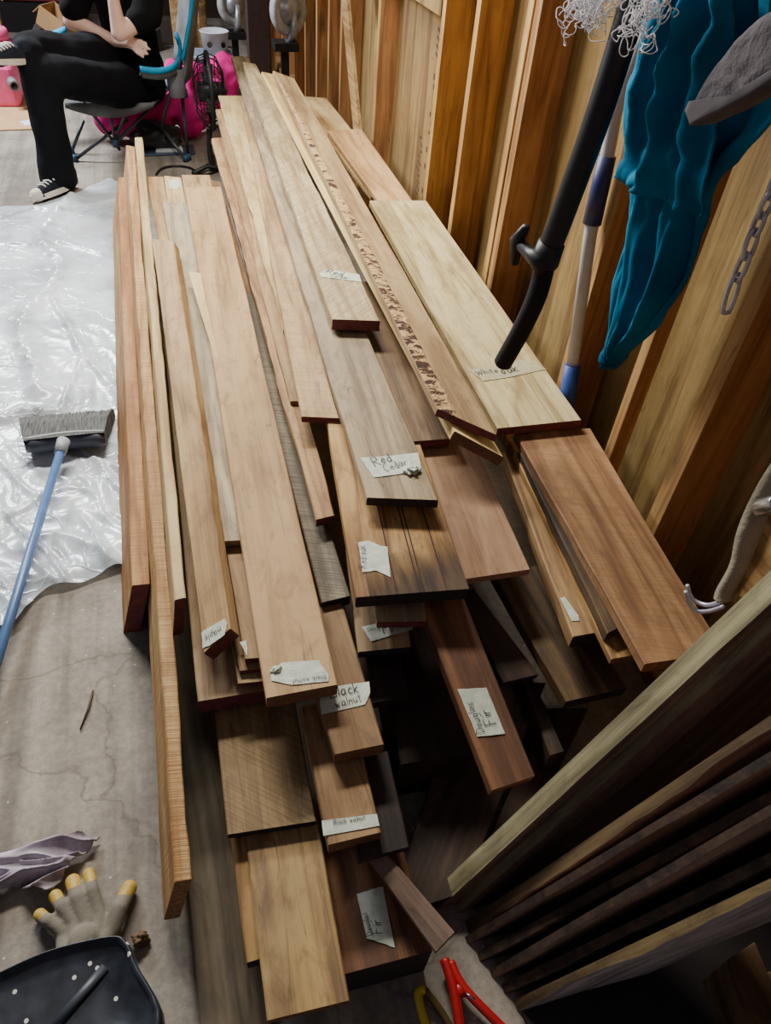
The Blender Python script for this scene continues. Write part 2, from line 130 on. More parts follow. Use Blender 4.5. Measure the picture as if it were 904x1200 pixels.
W = {
 'shade_ply': [(0.4309, 0.2268, 0.0), (0.741, 0.3113, 0.0), (1.1089, 0.2546, 0.0), (0.9134, 0.014, 0.0), (0.4375, 0.1355, 0.0)],
 'cr1': [(-0.4895, 4.2263, 0.0), (-0.6238, 3.7157, 0.0), (-0.4955, 3.4233, 0.0), (-0.536, 3.1774, 0.0), (-0.6213, 2.9632, 0.0), (-0.6233, 2.7928, 0.0), (-0.5546, 2.5651, 0.0), (-0.5236, 2.3639, 0.0)],
 'cr2': [(-0.5239, 3.0829, 0.0), (-0.4462, 2.8352, 0.0), (-0.3878, 2.6004, 0.0), (-0.2941, 2.4099, 0.0)],
 'cr3': [(-0.3878, 2.6004, 0.0), (-0.4122, 2.4283, 0.0), (-0.4552, 2.2388, 0.0)],
 'cr4': [(-0.5329, 3.6581, 0.0), (-0.427, 3.5806, 0.0), (-0.3303, 3.4959, -0.0)],
 'cr5': [(-0.825, 3.6677, 0.0), (-0.6555, 3.6319, 0.0)],
 'cr6': [(-0.8175, 3.9578, 0.0), (-0.6695, 4.0881, 0.0), (-0.5432, 4.0221, -0.0), (-0.2733, 4.1749, 0.0)],
 'cr7': [(-0.6945, 2.2149, 0.0), (-0.5664, 2.2673, 0.0), (-0.4682, 2.226, 0.0)],
 'cr8': [(-0.38, 2.0442, 0.0), (-0.3122, 1.9218, 0.0), (-0.2483, 1.7863, 0.0)],
 'studs': [(1.03, 1.0499, 0.3659), (1.03, 1.287, 0.3952), (1.03, 1.5945, 0.4285), (1.03, 2.1837, 0.429), (1.03, 2.6204, 0.7965), (1.03, 2.9458, 0.4756), (1.03, 3.8193, 0.7146), (1.03, 4.9346, 0.5991), (1.03, 5.6974, 0.4489)],
 'sheet': [(-0.551, 1.3119, 0.0), (-0.5125, 1.3286, 0.0), (-0.4368, 1.4325, 0.0), (-0.3512, 1.4617, -0.0), (-0.2553, 1.4648, 0.0), (-0.2181, 1.3941, 0.0), (-0.2506, 4.4242, 0.0), (-0.3056, 4.534, 0.0), (-0.471, 4.3106, 0.0), (-0.6513, 4.1208, -0.0), (-0.8342, 4.1234, 0.0), (-1.3487, 3.9821, 0.0), (-0.9384, 1.6988, 0.0)],
 'broom_head': [(-0.5298, 1.9937, 0.06), (-0.2914, 1.9967, 0.06), (-0.5696, 2.188, 0.015), (-0.2707, 2.1874, 0.015)],
 'broom_handle': [(-0.4134, 1.9481, 0.09), (-0.5888, 0.8207, 0.03)],
 'glove': [(-0.4047, 0.5947, 0.03), (-0.3786, 0.6217, 0.04), (-0.3479, 0.6409, 0.045), (-0.3187, 0.6492, 0.03), (-0.2445, 0.604, 0.03), (-0.3211, 0.5257, 0.025), (-0.3625, 0.5561, 0.03), (-0.3425, 0.5645, 0.035), (-0.32, 0.562, 0.035), (-0.2975, 0.5655, 0.035), (-0.2756, 0.5378, 0.03), (-0.2756, 0.5527, 0.03), (-0.3656, 0.5366, 0.025), (-0.3838, 0.5483, 0.025)],
 'rag': [(-0.4847, 0.6535, 0.0), (-0.4547, 0.6573, 0.0), (-0.3915, 0.6341, 0.0), (-0.3736, 0.649, 0.0), (-0.3385, 0.6871, 0.0), (-0.2983, 0.7227, 0.0), (-0.3318, 0.7377, 0.0), (-0.3972, 0.7355, 0.0), (-0.458, 0.7326, 0.0), (-0.4914, 0.7202, 0.0), (-0.5376, 0.7179, 0.0), (-0.5319, 0.6712, 0.0)],
 'dustpan': [(-0.4503, 0.4994, 0.07), (-0.3686, 0.5144, 0.07), (-0.2683, 0.5122, 0.07), (-0.2421, 0.4973, 0.07), (-0.228, 0.4619, 0.07), (-0.1978, 0.3391, 0.07), (-0.4553, 0.3089, 0.07), (-0.5113, 0.3667, 0.07), (-0.5146, 0.4804, 0.07)],
 'dustrib': [(-0.2794, 0.4657, 0.078), (-0.3601, 0.3965, 0.078)],
 'twig': [(-0.3231, 1.0881, 0.004), (-0.3487, 0.9876, 0.004)],
 'bark_chip': [(-0.2253, 0.5124, 0.015), (-0.2032, 0.4851, 0.015)],
 'clamp': [(0.315, 0.3401, 0.03), (0.3162, 0.2893, 0.03), (0.3091, 0.2271, 0.02), (0.3952, 0.1989, 0.02), (0.3374, 0.284, 0.03), (0.3246, 0.3335, 0.03), (0.3326, 0.2772, 0.035), (0.3455, 0.2632, 0.035)],
 'yellow': [(0.253, 0.302, 0.02), (0.2666, 0.3041, 0.02), (0.2892, 0.2598, 0.012), (0.2997, 0.2187, 0.01), (0.2612, 0.2221, 0.01), (0.2525, 0.2618, 0.015)],
 'wand': [(0.83, 1.3695, 1.3853), (0.82, 1.3528, 1.3385), (0.8, 1.3429, 1.1777), (0.78, 1.3518, 0.999), (0.77, 1.3599, 0.905), (0.76, 1.3447, 0.8245), (0.75, 1.3611, 0.7322), (0.74, 1.3823, 0.655), (0.735, 1.3945, 0.6147)],
 'bracket': [(0.76, 1.3382, 0.881), (0.745, 1.351, 0.9007), (0.74, 1.4241, 0.901), (0.735, 1.4434, 0.9045), (0.735, 1.4125, 0.9476), (0.735, 1.4329, 0.854), (0.735, 1.3133, 0.9546)],
 'pole': [(1.0, 1.5838, 1.2271), (1.0, 1.608, 1.1217), (1.0, 1.5943, 1.0299), (1.0, 1.5837, 0.8767), (1.0, 1.4965, 0.5266), (1.0, 1.4705, 0.413)],
 'string': [(0.79, 1.5124, 1.3306), (0.78, 1.3869, 1.3188), (0.78, 1.2881, 1.3605), (0.79, 1.2325, 1.3756), (0.8, 1.376, 1.3713), (0.78, 1.2587, 1.336), (0.79, 1.4442, 1.3544), (0.785, 1.4657, 1.3181)],
 'clothL': [(0.93, 1.4717, 1.3873), (0.93, 1.4775, 1.3471), (0.93, 1.4719, 1.2645), (0.93, 1.4617, 1.192), (0.93, 1.425, 1.1146), (0.93, 1.3937, 1.0576), (0.93, 1.3497, 1.0215), (0.93, 1.3306, 0.9483), (0.93, 1.3087, 0.8423), (0.93, 1.2931, 0.7346), (0.93, 1.2798, 0.6908), (0.93, 1.2523, 0.6804)],
 'clothR': [(0.96, 1.2014, 1.4246), (0.96, 1.1785, 1.3949), (0.96, 1.1323, 1.3348), (0.96, 1.0889, 1.285), (0.96, 1.0804, 1.2348), (0.96, 1.1263, 1.1626), (0.96, 1.1435, 1.1022), (0.96, 1.1434, 1.0346), (0.96, 1.1351, 0.9448), (0.96, 1.1649, 0.8397), (0.96, 1.2193, 0.7531), (0.96, 1.2854, 0.6545)],
 'cloth2L': [(0.9, 1.3714, 1.3996), (0.9, 1.3678, 1.3634), (0.9, 1.3765, 1.2836), (0.9, 1.3781, 1.183), (0.9, 1.3755, 1.1057), (0.9, 1.3854, 1.0559)],
 'cloth2R': [(0.91, 1.2112, 1.4214), (0.91, 1.1949, 1.3908), (0.91, 1.1749, 1.3131), (0.91, 1.1493, 1.2311), (0.91, 1.1211, 1.158), (0.91, 1.0989, 1.0844)],
 'towel': [(0.84, 1.1097, 1.2571), (0.84, 1.1069, 1.2822), (0.84, 1.0896, 1.319), (0.84, 1.0612, 1.3601), (0.84, 1.0279, 1.3931), (0.84, 0.9666, 1.4336), (0.84, 0.9044, 1.3698), (0.84, 0.9667, 1.319), (0.84, 1.0146, 1.2858), (0.84, 1.0855, 1.2426)],
 'chain': [(1.0, 1.0428, 1.1095), (1.0, 1.0436, 1.0794), (1.0, 1.0377, 1.0385), (1.0, 1.04, 0.997), (1.0, 1.032, 0.9381)],
 'felt': [(0.93, 0.7207, 0.9017), (0.92, 0.7267, 0.8166), (0.91, 0.7175, 0.7407), (0.9, 0.6992, 0.687), (0.9, 0.6789, 0.6306), (0.89, 0.6672, 0.5756), (0.885, 0.6571, 0.5594)],
 'tan': [(0.93, 0.6891, 0.7432), (0.92, 0.6817, 0.6681), (0.91, 0.6564, 0.607), (0.9, 0.6341, 0.5877), (0.93, 0.5341, 0.698), (0.95, 0.6613, 0.8412)],
 'bolt': [(0.9, 0.6899, 0.7557), (0.9, 0.6641, 0.7911)],
 'hook': [(0.85, 0.7024, 0.5544), (0.86, 0.6953, 0.5329), (0.87, 0.6842, 0.5235), (0.88, 0.6656, 0.5331), (0.885, 0.6483, 0.5625)],
 'hook2': [(0.845, 0.6952, 0.5466), (0.855, 0.6846, 0.5241), (0.865, 0.6684, 0.5158), (0.875, 0.6522, 0.533), (0.88, 0.6362, 0.5635)],
 'slab_feet': [(0.3355, 0.4667, 0.0), (0.3812, 0.399, 0.0), (0.3721, 0.3733, 0.0), (0.3989, 0.3087, 0.0), (0.4248, 0.2528, 0.0)],
 'slab_tops': [(0.75, 0.5083, 0.8312), (0.72, 0.3685, 0.6882), (0.7, 0.3282, 0.669), (0.67, 0.2708, 0.6445), (0.65, 0.2018, 0.5839)],
 'offcut': [(0.8246, 0.1698, 0.0), (0.9146, 0.1618, 0.0), (0.8662, 0.0838, 0.0), (0.7886, 0.0903, 0.0)],
 'offcut2': [(0.7842, 0.1942, 0.0), (0.85, 0.2073, 0.0), (0.8313, 0.0992, 0.0), (0.7618, 0.0906, 0.0)],
 'hips': [(-0.091, 4.8, 0.3848), (-0.0592, 5.0, 0.4115)],
 'knees': [(-0.5281, 4.35, 0.5464), (-0.5545, 4.5, 0.5943)],
 'ankles': [(-0.5546, 4.33, 0.0747), (-0.5726, 4.35, 0.6326)],
 'toes': [(-0.6523, 4.1801, 0.03), (-0.7083, 4.2, 0.6548)],
 'heel': [(-0.4896, 4.3374, 0.04)],
 'torso': [(-0.0781, 4.95, 0.4483), (-0.0846, 4.98, 0.6887), (-0.0779, 4.98, 0.8616)],
 'arm1': [(-0.2738, 4.9, 0.8836), (-0.3717, 4.85, 0.6883), (-0.3508, 4.88, 0.6293), (-0.1695, 4.78, 0.6132), (-0.0897, 4.68, 0.6267)],
 'fingers1': [(-0.0597, 4.66, 0.6543), (-0.0032, 4.64, 0.6324), (-0.0547, 4.65, 0.6333), (0.0102, 4.63, 0.6076), (-0.0664, 4.65, 0.6137), (-0.002, 4.63, 0.5839), (-0.0775, 4.65, 0.598), (-0.03, 4.63, 0.5717)],
 'arm2': [(0.0761, 4.75, 0.9166), (0.0145, 4.68, 0.7431), (-0.1319, 4.62, 0.683), (-0.1366, 4.62, 0.8215), (-0.1309, 4.65, 0.9224)],
 'seat': [(-0.4682, 4.6, 0.3696), (-0.0167, 4.7, 0.346), (0.1662, 5.25, 0.3619), (-0.406, 5.2, 0.344)],
 'chair_tubes': [(-0.3716, 4.65, 0.3447), (-0.2409, 4.85, 0.0464), (-0.1639, 4.8, 0.2225), (-0.495, 4.7948, 0.01), (0.1006, 4.85, 0.3699), (0.0154, 4.9, 0.148), (0.1558, 4.8, 0.3781), (0.1521, 4.7983, 0.01), (-0.0127, 5.0, 0.167), (0.1351, 4.7687, 0.01), (-0.0431, 4.72, 0.4999), (-0.2523, 4.75, 0.1192), (-0.2505, 4.72, 0.284), (-0.2539, 4.75, 0.1101), (-0.0269, 4.8, 0.285), (-0.2539, 4.75, 0.1101), (-0.4185, 4.95, 0.1767), (-0.519, 4.9303, 0.01)],
 'armrest': [(-0.0501, 4.65, 0.5234), (0.0599, 4.66, 0.5147), (0.1513, 4.72, 0.5353), (0.186, 4.9, 0.5807), (0.1766, 5.1, 0.6002)],
 'armrest_far': [(-0.7171, 5.2, 0.5033), (-0.5974, 5.2, 0.5307), (-0.453, 5.25, 0.5745)],
 'cup': [(0.1447, 4.75, 0.5041), (0.1291, 4.75, 0.3772)],
 'chairback': [(0.0795, 5.1, 0.5896), (0.1903, 5.2, 0.7812), (0.1548, 5.25, 0.8526)],
 'blanket': [(-0.2878, 5.15, 0.1162), (-0.1868, 5.12, 0.0614), (-0.0642, 5.15, 0.1256), (0.0907, 5.25, 0.1716), (0.2155, 5.3, 0.2225), (0.212, 5.2, 0.1114), (0.377, 5.4, 0.2577), (0.4897, 5.5, 0.3092), (0.4383, 5.4, 0.2088), (0.1945, 5.4, 0.3044)],
 'fan': [(0.3096, 4.62, 0.5993), (0.274, 4.62, 0.2272), (0.2394, 4.62, 0.4437), (0.3598, 4.62, 0.4447), (0.2422, 4.56, 0.0)],
 'bucket': [(0.4518, 6.2, 0.2748), (0.4633, 6.2, 0.401), (0.3735, 6.2, 0.3367), (0.5667, 6.2, 0.3406)],
 'wheels': [(0.68, 6.8, 0.4778), (0.6741, 6.8, 0.305), (0.8994, 5.55, 0.6534), (0.8732, 5.55, 0.4844)],
 'post': [(0.7592, 6.0, 0.1937), (0.7746, 6.0, 0.6333), (0.6758, 6.0, 0.4332), (0.8486, 6.0, 0.437)],
 'loose': [(0.97, 4.339, 1.0047), (0.97, 3.9189, 0.4252), (0.97, 4.6046, 0.9691), (0.97, 4.1008, 1.0366)],
 'boxes': [(-0.7197, 7.4, 0.3001), (-0.7749, 7.0, 0.3001), (-0.978, 8.0, 0.2174), (-0.7794, 6.6, 0.2874), (-1.0878, 7.6, 0.2391)],
 'pink': [(-0.9601, 6.3, 0.2649), (-0.9201, 6.3, 0.4145), (-0.8912, 6.3, 0.3415), (-0.9717, 5.9, 0.0754), (-0.9315, 5.9, 0.2257), (-0.8939, 5.9, 0.1519)],
 'sheetcard': [(-1.2445, 5.3324, 0.0), (-0.7124, 5.3917, 0.0), (-0.6909, 6.1024, 0.0), (-1.3739, 6.2355, 0.0)],
 'paper': [(-0.8599, 5.5345, 0.0), (-0.7872, 5.5885, 0.0), (-0.7283, 5.4797, 0.0), (-0.8172, 5.4454, 0.0)],
 'upright': [(0.2005, 6.8, 0.1578), (0.384, 6.8, 0.1611), (0.3162, 6.9, 0.1393)],
 'cable': [(-0.0475, 4.5318, 0.01), (-0.0102, 4.6283, 0.01), (0.0646, 4.668, 0.01), (0.1459, 4.6352, 0.01), (0.2153, 4.5179, 0.01), (0.3032, 4.5699, 0.01)],
 'tray': [(-0.1446, 4.8521, 0.04), (0.1973, 4.888, 0.04), (0.1976, 5.0341, 0.04), (-0.1168, 4.9931, 0.04)],
}
CAM_AXES = [(0.9638, -0.2573, 0.0701), (0.1279, 0.6765, 0.7252), (-0.234, -0.69, 0.6849)]

# ------------------------------------------------------------------ helpers
def link(name, me, mats=None, parent=None):
    o = bpy.data.objects.new(name, me); C.objects.link(o)
    if mats is not None and me is not None:
        for m in (mats if isinstance(mats, (list, tuple)) else [mats]): me.materials.append(m)
    if parent is not None: o.parent = parent
    return o
def tag(o, label, cat, group=None, kind=None):
    if label: o['label'] = label
    if cat: o['category'] = cat
    if group: o['group'] = group
    if kind: o['kind'] = kind
    return o
def thing(name, label, cat, loc=(0, 0, 0), group=None):
    o = bpy.data.objects.new(name, None); C.objects.link(o); o.location = loc
    o.empty_display_size = .05
    return tag(o, label, cat, group)
def mesh(name, vs, fs, smooth=True):
    me = bpy.data.meshes.new(name); me.from_pydata([tuple(v) for v in vs], [], fs); me.update()
    if smooth: me.polygons.foreach_set('use_smooth', [True] * len(me.polygons))
    return me
def frombm(name, bm, smooth=True):
    me = bpy.data.meshes.new(name); bm.to_mesh(me); bm.free()
    if smooth: me.polygons.foreach_set('use_smooth', [True] * len(me.polygons))
    return me
class MB:
    def __init__(s): s.v = []; s.f = []; s.mi = []
    def add(s, vs, fs, mi=0):
        n = len(s.v); s.v += [V(v) for v in vs]; s.f += [tuple(i + n for i in f) for f in fs]; s.mi += [mi] * len(fs)
    def box(s, c, sz, rot=None, mi=0):
        c = V(c); R = rot or Matrix.Identity(3)
        vs = [c + R @ V((sx * sz[0] / 2, sy * sz[1] / 2, sz_ * sz[2] / 2)) for sz_ in (-1, 1) for sy in (-1, 1) for sx in (-1, 1)]
        s.add(vs, [(0, 2, 3, 1), (4, 5, 7, 6), (0, 1, 5, 4), (2, 6, 7, 3), (0, 4, 6, 2), (1, 3, 7, 5)], mi)
    def tube(s, pts, r, n=10, closed=False, cap=True, mi=0, flat=1.0):
        pts = [V(p) for p in pts]; m = len(pts); rs = r if isinstance(r, (list, tuple)) else [r] * m
        rings = []; prev = None
        for i, p in enumerate(pts):
            if closed: t = pts[(i + 1) % m] - pts[i - 1]
            else: t = pts[min(i + 1, m - 1)] - pts[max(i - 1, 0)]
            t.normalize()
            if prev is None:
                a = V((0, 0, 1)) if abs(t.z) < .9 else V((1, 0, 0)); u = t.cross(a).normalized()
            else: u = (prev - t * prev.dot(t)).normalized()
            w = t.cross(u); prev = u
            rings.append([p + (u * math.cos(2 * math.pi * k / n) + w * math.sin(2 * math.pi * k / n) * flat) * rs[i] for k in range(n)])
        vs = [q for R_ in rings for q in R_]; fs = []
        for i in range(m if closed else m - 1):
            j = (i + 1) % m
            for k in range(n): fs.append((i * n + k, i * n + (k + 1) % n, j * n + (k + 1) % n, j * n + k))
        if cap and not closed: fs += [tuple(range(n - 1, -1, -1)), tuple((m - 1) * n + k for k in range(n))]
        s.add(vs, fs, mi)
    def lathe(s, prof, c, n=24, axis=None, mi=0):
        c = V(c); R = Matrix.Identity(3) if axis is None else V((0, 0, 1)).rotation_difference(V(axis)).to_matrix()
        vs = [c + R @ V((r * math.cos(2 * math.pi * k / n), r * math.sin(2 * math.pi * k / n), z)) for r, z in prof for k in range(n)]
        fs = [(i * n + k, i * n + (k + 1) % n, (i + 1) * n + (k + 1) % n, (i + 1) * n + k) for i in range(len(prof) - 1) for k in range(n)]
        s.add(vs, fs, mi)
    def prism(s, poly, d, mi=0):
        poly = [V(p) for p in poly]; d = V(d); n = len(poly)
        s.add(poly + [p + d for p in poly], [tuple(range(n)), tuple(range(2 * n - 1, n - 1, -1))] + [(i, i + n, (i + 1) % n + n, (i + 1) % n) for i in range(n)], mi)
    def build(s, name, mats, parent=None, smooth=False, origin=None, bevel=0, recalc=True):
        o0 = V(origin) if origin is not None else V((0, 0, 0))
        base = V((0, 0, 0))
        if parent is not None:
            base = world_loc(parent)
        me = bpy.data.meshes.new(name); me.from_pydata([tuple(v - o0 - (base if origin is None else V((0,0,0)))) for v in s.v], [], s.f)
        for p, m in zip(me.polygons, s.mi): p.material_index = m; p.use_smooth = smooth
        if recalc:
            bm = bmesh.new(); bm.from_mesh(me); bmesh.ops.recalc_face_normals(bm, faces=bm.faces[:]); bm.to_mesh(me); bm.free()
        me.update()
        o = link(name, me, mats, parent)
        if origin is not None: o.location = o0 - base
        if bevel:
            b = o.modifiers.new('edge', 'BEVEL'); b.width = bevel; b.segments = 2; b.limit_method = 'ANGLE'; b.angle_limit = .6
        return o
def world_loc(o):
    p = V((0, 0, 0))
    while o is not None: p = p + V(o.location); o = o.parent
    return p
def spline(pts, n=8):
    pts = [V(p) for p in pts]; out = []
    for i in range(len(pts) - 1):
        p0, p1, p2, p3 = pts[max(i - 1, 0)], pts[i], pts[i + 1], pts[min(i + 2, len(pts) - 1)]
        for k in range(n):
            t = k / n
            out.append(.5 * ((2 * p1) + (p2 - p0) * t + (2 * p0 - 5 * p1 + 4 * p2 - p3) * t * t + (3 * p1 - p0 - 3 * p2 + p3) * t ** 3))
    return out + [pts[-1]]
def blob(name, caps, mat, parent=None, voxel=.01, smooth=6, disp=None):
    """one continuous surface grown from tapered limbs"""
    mb = MB()
    base = world_loc(parent) if parent is not None else V((0, 0, 0))
    for a, ra, b, rb in caps:
        a = V(a); b = V(b); d = b - a
        if d.length < 1e-5: d = V((0, 0, 1e-4))
        t = d.normalized(); u = t.cross(V((0, 0, 1)) if abs(t.z) < .9 else V((1, 0, 0))).normalized(); w = t.cross(u)
        rings = []
        K = 5
        for i in range(K): 
            th = -math.pi / 2 + (i + .5) / K * math.pi / 2
            rings.append((a + t * ra * math.sin(th), ra * math.cos(th)))
        for i in range(K):
            th = (i + .5) / K * math.pi / 2
            rings.append((b + t * rb * math.sin(th), rb * math.cos(th)))
        n = 14
        vs = [c + (u * math.cos(2 * math.pi * k / n) + w * math.sin(2 * math.pi * k / n)) * r for c, r in rings for k in range(n)]
        fs = [(i * n + k, i * n + (k + 1) % n, (i + 1) * n + (k + 1) % n, (i + 1) * n + k) for i in range(len(rings) - 1) for k in range(n)]
        fs += [tuple(range(n - 1, -1, -1)), tuple((len(rings) - 1) * n + k for k in range(n))]
        mb.add(vs, fs)
    me = bpy.data.meshes.new(name); me.from_pydata([tuple(v - base) for v in mb.v], [], mb.f); me.update()
    o = link(name, me, mat, parent)
    r = o.modifiers.new('skin', 'REMESH'); r.mode = 'VOXEL'; r.voxel_size = voxel; r.use_smooth_shade = True
    if smooth:
        s = o.modifiers.new('smooth', 'SMOOTH'); s.iterations = smooth; s.factor = .5
    if disp:
        tx = bpy.data.textures.new(name + '_folds', 'CLOUDS'); tx.noise_scale = disp[0]; tx.noise_depth = 1
        dm = o.modifiers.new('folds', 'DISPLACE'); dm.texture = tx; dm.strength = disp[1]; dm.mid_level = .5
    return o
# ------------------------------------------------------------------ materials
def srgb(r, g, b):
    f = lambda c: (c / 255 / 12.92) if c / 255 <= .04045 else ((c / 255 + .055) / 1.055) ** 2.4
    return (f(r), f(g), f(b), 1)
class NT:
    def __init__(s, name):
        s.m = bpy.data.materials.new(name); s.m.use_nodes = True; s.t = s.m.node_tree; s.n = s.t.nodes; s.l = s.t.links
        s.b = s.n['Principled BSDF']
    def N(s, ty, ins=None, **kw):
        x = s.n.new(ty)
        for k, v in kw.items(): setattr(x, k, v)
        for k, v in (ins or {}).items():
            if isinstance(v, bpy.types.NodeSocket): s.l.new(v, x.inputs[k])
            else: x.inputs[k].default_value = v
        return x
    def math(s, op, a, b=0.0):
        x = s.n.new('ShaderNodeMath'); x.operation = op
        for i, v in enumerate((a, b)):
            if isinstance(v, bpy.types.NodeSocket): s.l.new(v, x.inputs[i])
            else: x.inputs[i].default_value = v
        return x.outputs[0]
    def ramp(s, fac, stops):
        x = s.n.new('ShaderNodeValToRGB'); e = x.color_ramp.elements
        while len(e) < len(stops): e.new(.5)
        for el, (p, c) in zip(e, stops): el.position = p; el.color = c
        s.l.new(fac, x.inputs[0]); return x.outputs[0]
    def mix(s, fac, a, b, mode='MIX'):
        x = s.n.new('ShaderNodeMix'); x.data_type = 'RGBA'; x.blend_type = mode
        for k, v in ((0, fac), (6, a), (7, b)):
            if isinstance(v, bpy.types.NodeSocket): s.l.new(v, x.inputs[k])
            else: x.inputs[k].default_value = v
        return x.outputs[2]
    def out(s, col=None, rough=None, bump=None, strength=.3, dist=.002):
        if col is not None:
            if isinstance(col, bpy.types.NodeSocket): s.l.new(col, s.b.inputs['Base Color'])
            else: s.b.inputs['Base Color'].default_value = col
        if rough is not None:
            if isinstance(rough, bpy.types.NodeSocket): s.l.new(rough, s.b.inputs['Roughness'])
            else: s.b.inputs['Roughness'].default_value = rough
        if bump is not None:
            b = s.N('ShaderNodeBump', {'Height': bump, 'Strength': strength, 'Distance': dist})
            s.l.new(b.outputs[0], s.b.inputs['Normal'])
        return s.m
TONE = (.83, .845, .69)
def wood(name, light, mid, dark, knots=.0, kerf=0.0, kerf_angle=.5, kerf_scale=70, stain=.35, figure=1.0, rough=.72, axis='Y', grey=None, bump=.5, smudge=.75):
    tw = lambda c: (c[0] * TONE[0], c[1] * TONE[1], c[2] * TONE[2], 1)
    light, mid, dark = tw(light), tw(mid), tw(dark); grey = tw(grey) if grey else None
    t = NT(name)
    co = t.N('ShaderNodeTexCoord').outputs['Object']
    rnd = t.N('ShaderNodeObjectInfo').outputs['Random']
    off = t.N('ShaderNodeCombineXYZ', {'X': t.math('MULTIPLY', rnd, 37.0), 'Y': t.math('MULTIPLY', rnd, 91.0), 'Z': t.math('MULTIPLY', rnd, 13.0)}).outputs[0]
    base = t.N('ShaderNodeVectorMath', {0: co, 1: off}, operation='ADD').outputs[0]
    def mp(sx, sl):
        sc = {'Y': (sx, sl, sx), 'Z': (sx, sx, sl), 'X': (sl, sx, sx)}[axis]
        return t.N('ShaderNodeMapping', {'Vector': base, 'Scale': sc}).outputs[0]
    fine = t.N('ShaderNodeTexNoise', {'Vector': mp(110, 3.2), 'Scale': 1.0, 'Detail': 5.0, 'Roughness': .65}).outputs[0]
    figv = t.N('ShaderNodeTexNoise', {'Vector': mp(9, .75), 'Scale': 1.0, 'Detail': 3.0, 'Roughness': .5, 'Distortion': .5}).outputs[0]
    rings = t.math('PINGPONG', t.math('MULTIPLY', figv, 9.0 * figure), 1.0)
    big = t.N('ShaderNodeTexNoise', {'Vector': mp(5, 1.6), 'Scale': 1.0, 'Detail': 4.0, 'Roughness': .6}).outputs[0]
    f = t.math('ADD', t.math('MULTIPLY', fine, .5), t.math('MULTIPLY', rings, .32))
    f = t.math('ADD', f, t.math('MULTIPLY', big, .28))
    col = t.ramp(f, [(.36, dark), (.52, mid), (.68, light)])
    # slow stains and dirt
    st = t.ramp(big, [(.38, (1, 1, 1, 1)), (.62, (0, 0, 0, 1))])
    col = t.mix(t.math('MULTIPLY', st, stain), col, grey or dark, 'MIX')
    if knots:
        vo = t.N('ShaderNodeTexVoronoi', {'Vector': mp(9, 3.2), 'Scale': 1.0, 'Randomness': 1.0})
        sel = t.math('GREATER_THAN', t.N('ShaderNodeSeparateColor', {0: vo.outputs['Color']}).outputs[0], 1 - knots)
        kd = t.ramp(vo.outputs['Distance'], [(.02, (1, 1, 1, 1)), (.16, (.55, .55, .55, 1)), (.26, (0, 0, 0, 1))])
        dk = tuple(c * .35 for c in dark[:3]) + (1,)
        col = t.mix(t.math('MULTIPLY', t.math('MULTIPLY', sel, kd), .8), col, dk)
    # smudges, pores and thin checks
    sm = t.N('ShaderNodeTexNoise', {'Vector': mp(22, 9), 'Scale': 1.0, 'Detail': 6.0, 'Roughness': .7, 'Distortion': .8}).outputs[0]
    col = t.mix(t.math('MULTIPLY', t.ramp(sm, [(.50, (0, 0, 0, 1)), (.72, (1, 1, 1, 1))]), smudge), col, dark)
    col = t.mix(t.math('MULTIPLY', t.ramp(sm, [(.28, (1, 1, 1, 1)), (.45, (0, 0, 0, 1))]), smudge * .6), col, light)
    ck = t.N('ShaderNodeTexNoise', {'Vector': mp(26, 1.1), 'Scale': 1.0, 'Detail': 2.0, 'Distortion': .4}).outputs[0]
    ckl = t.ramp(t.math('ABSOLUTE', t.math('SUBTRACT', ck, .56)), [(.0, (1, 1, 1, 1)), (.006, (0, 0, 0, 1))])
    col = t.mix(t.math('MULTIPLY', ckl, .55), col, tuple(c * .4 for c in dark[:3]) + (1,))
    hgt = t.math('ADD', fine, t.math('MULTIPLY', rings, .3))
    if kerf:
        rot = {'Y': (0, 0, kerf_angle), 'Z': (kerf_angle, 0, 0), 'X': (0, 0, kerf_angle)}[axis]
        kv = t.N('ShaderNodeMapping', {'Vector': base, 'Rotation': rot}).outputs[0]
        ksc = {'Y': (5, kerf_scale * 2.2, 5), 'Z': (5, 5, kerf_scale * 2.2), 'X': (kerf_scale * 2.2, 5, 5)}[axis]
        wv = t.N('ShaderNodeTexNoise', {'Vector': t.N('ShaderNodeMapping', {'Vector': kv, 'Scale': ksc}).outputs[0], 'Scale': 1.0, 'Detail': 3.0, 'Roughness': .6}).outputs[0]
        kl = t.ramp(wv, [(.42, (0, 0, 0, 1)), (.62, (1, 1, 1, 1))])
        col = t.mix(t.math('MULTIPLY', kl, kerf * .9), col, dark)
        hgt = t.math('ADD', hgt, t.math('MULTIPLY', wv, kerf * 2.5))
    # each board its own brightness
    v = t.math('ADD', .88, t.math('MULTIPLY', rnd, .22))
    col = t.N('ShaderNodeHueSaturation', {'Color': col, 'Value': v, 'Hue': t.math('ADD', .495, t.math('MULTIPLY', rnd, .01))}).outputs[0]
    return t.out(col, rough, hgt, bump, .0018)
def plain(name, col, rough=.6, metal=0.0, var=.12, scale=30, bump=0.0, spec=None):
    t = NT(name)
    co = t.N('ShaderNodeTexCoord').outputs['Object']
    n = t.N('ShaderNodeTexNoise', {'Vector': co, 'Scale': float(scale), 'Detail': 4.0}).outputs[0]
    d = tuple(c * (1 - var * 2) for c in col[:3]) + (1,); l = tuple(min(1, c * (1 + var)) for c in col[:3]) + (1,)
    t.out(t.ramp(n, [(.3, d), (.7, l)]), rough, n if bump else None, bump)
    t.b.inputs['Metallic'].default_value = metal
    if spec is not None: t.b.inputs['Specular IOR Level'].default_value = spec
    return t.m
S = srgb
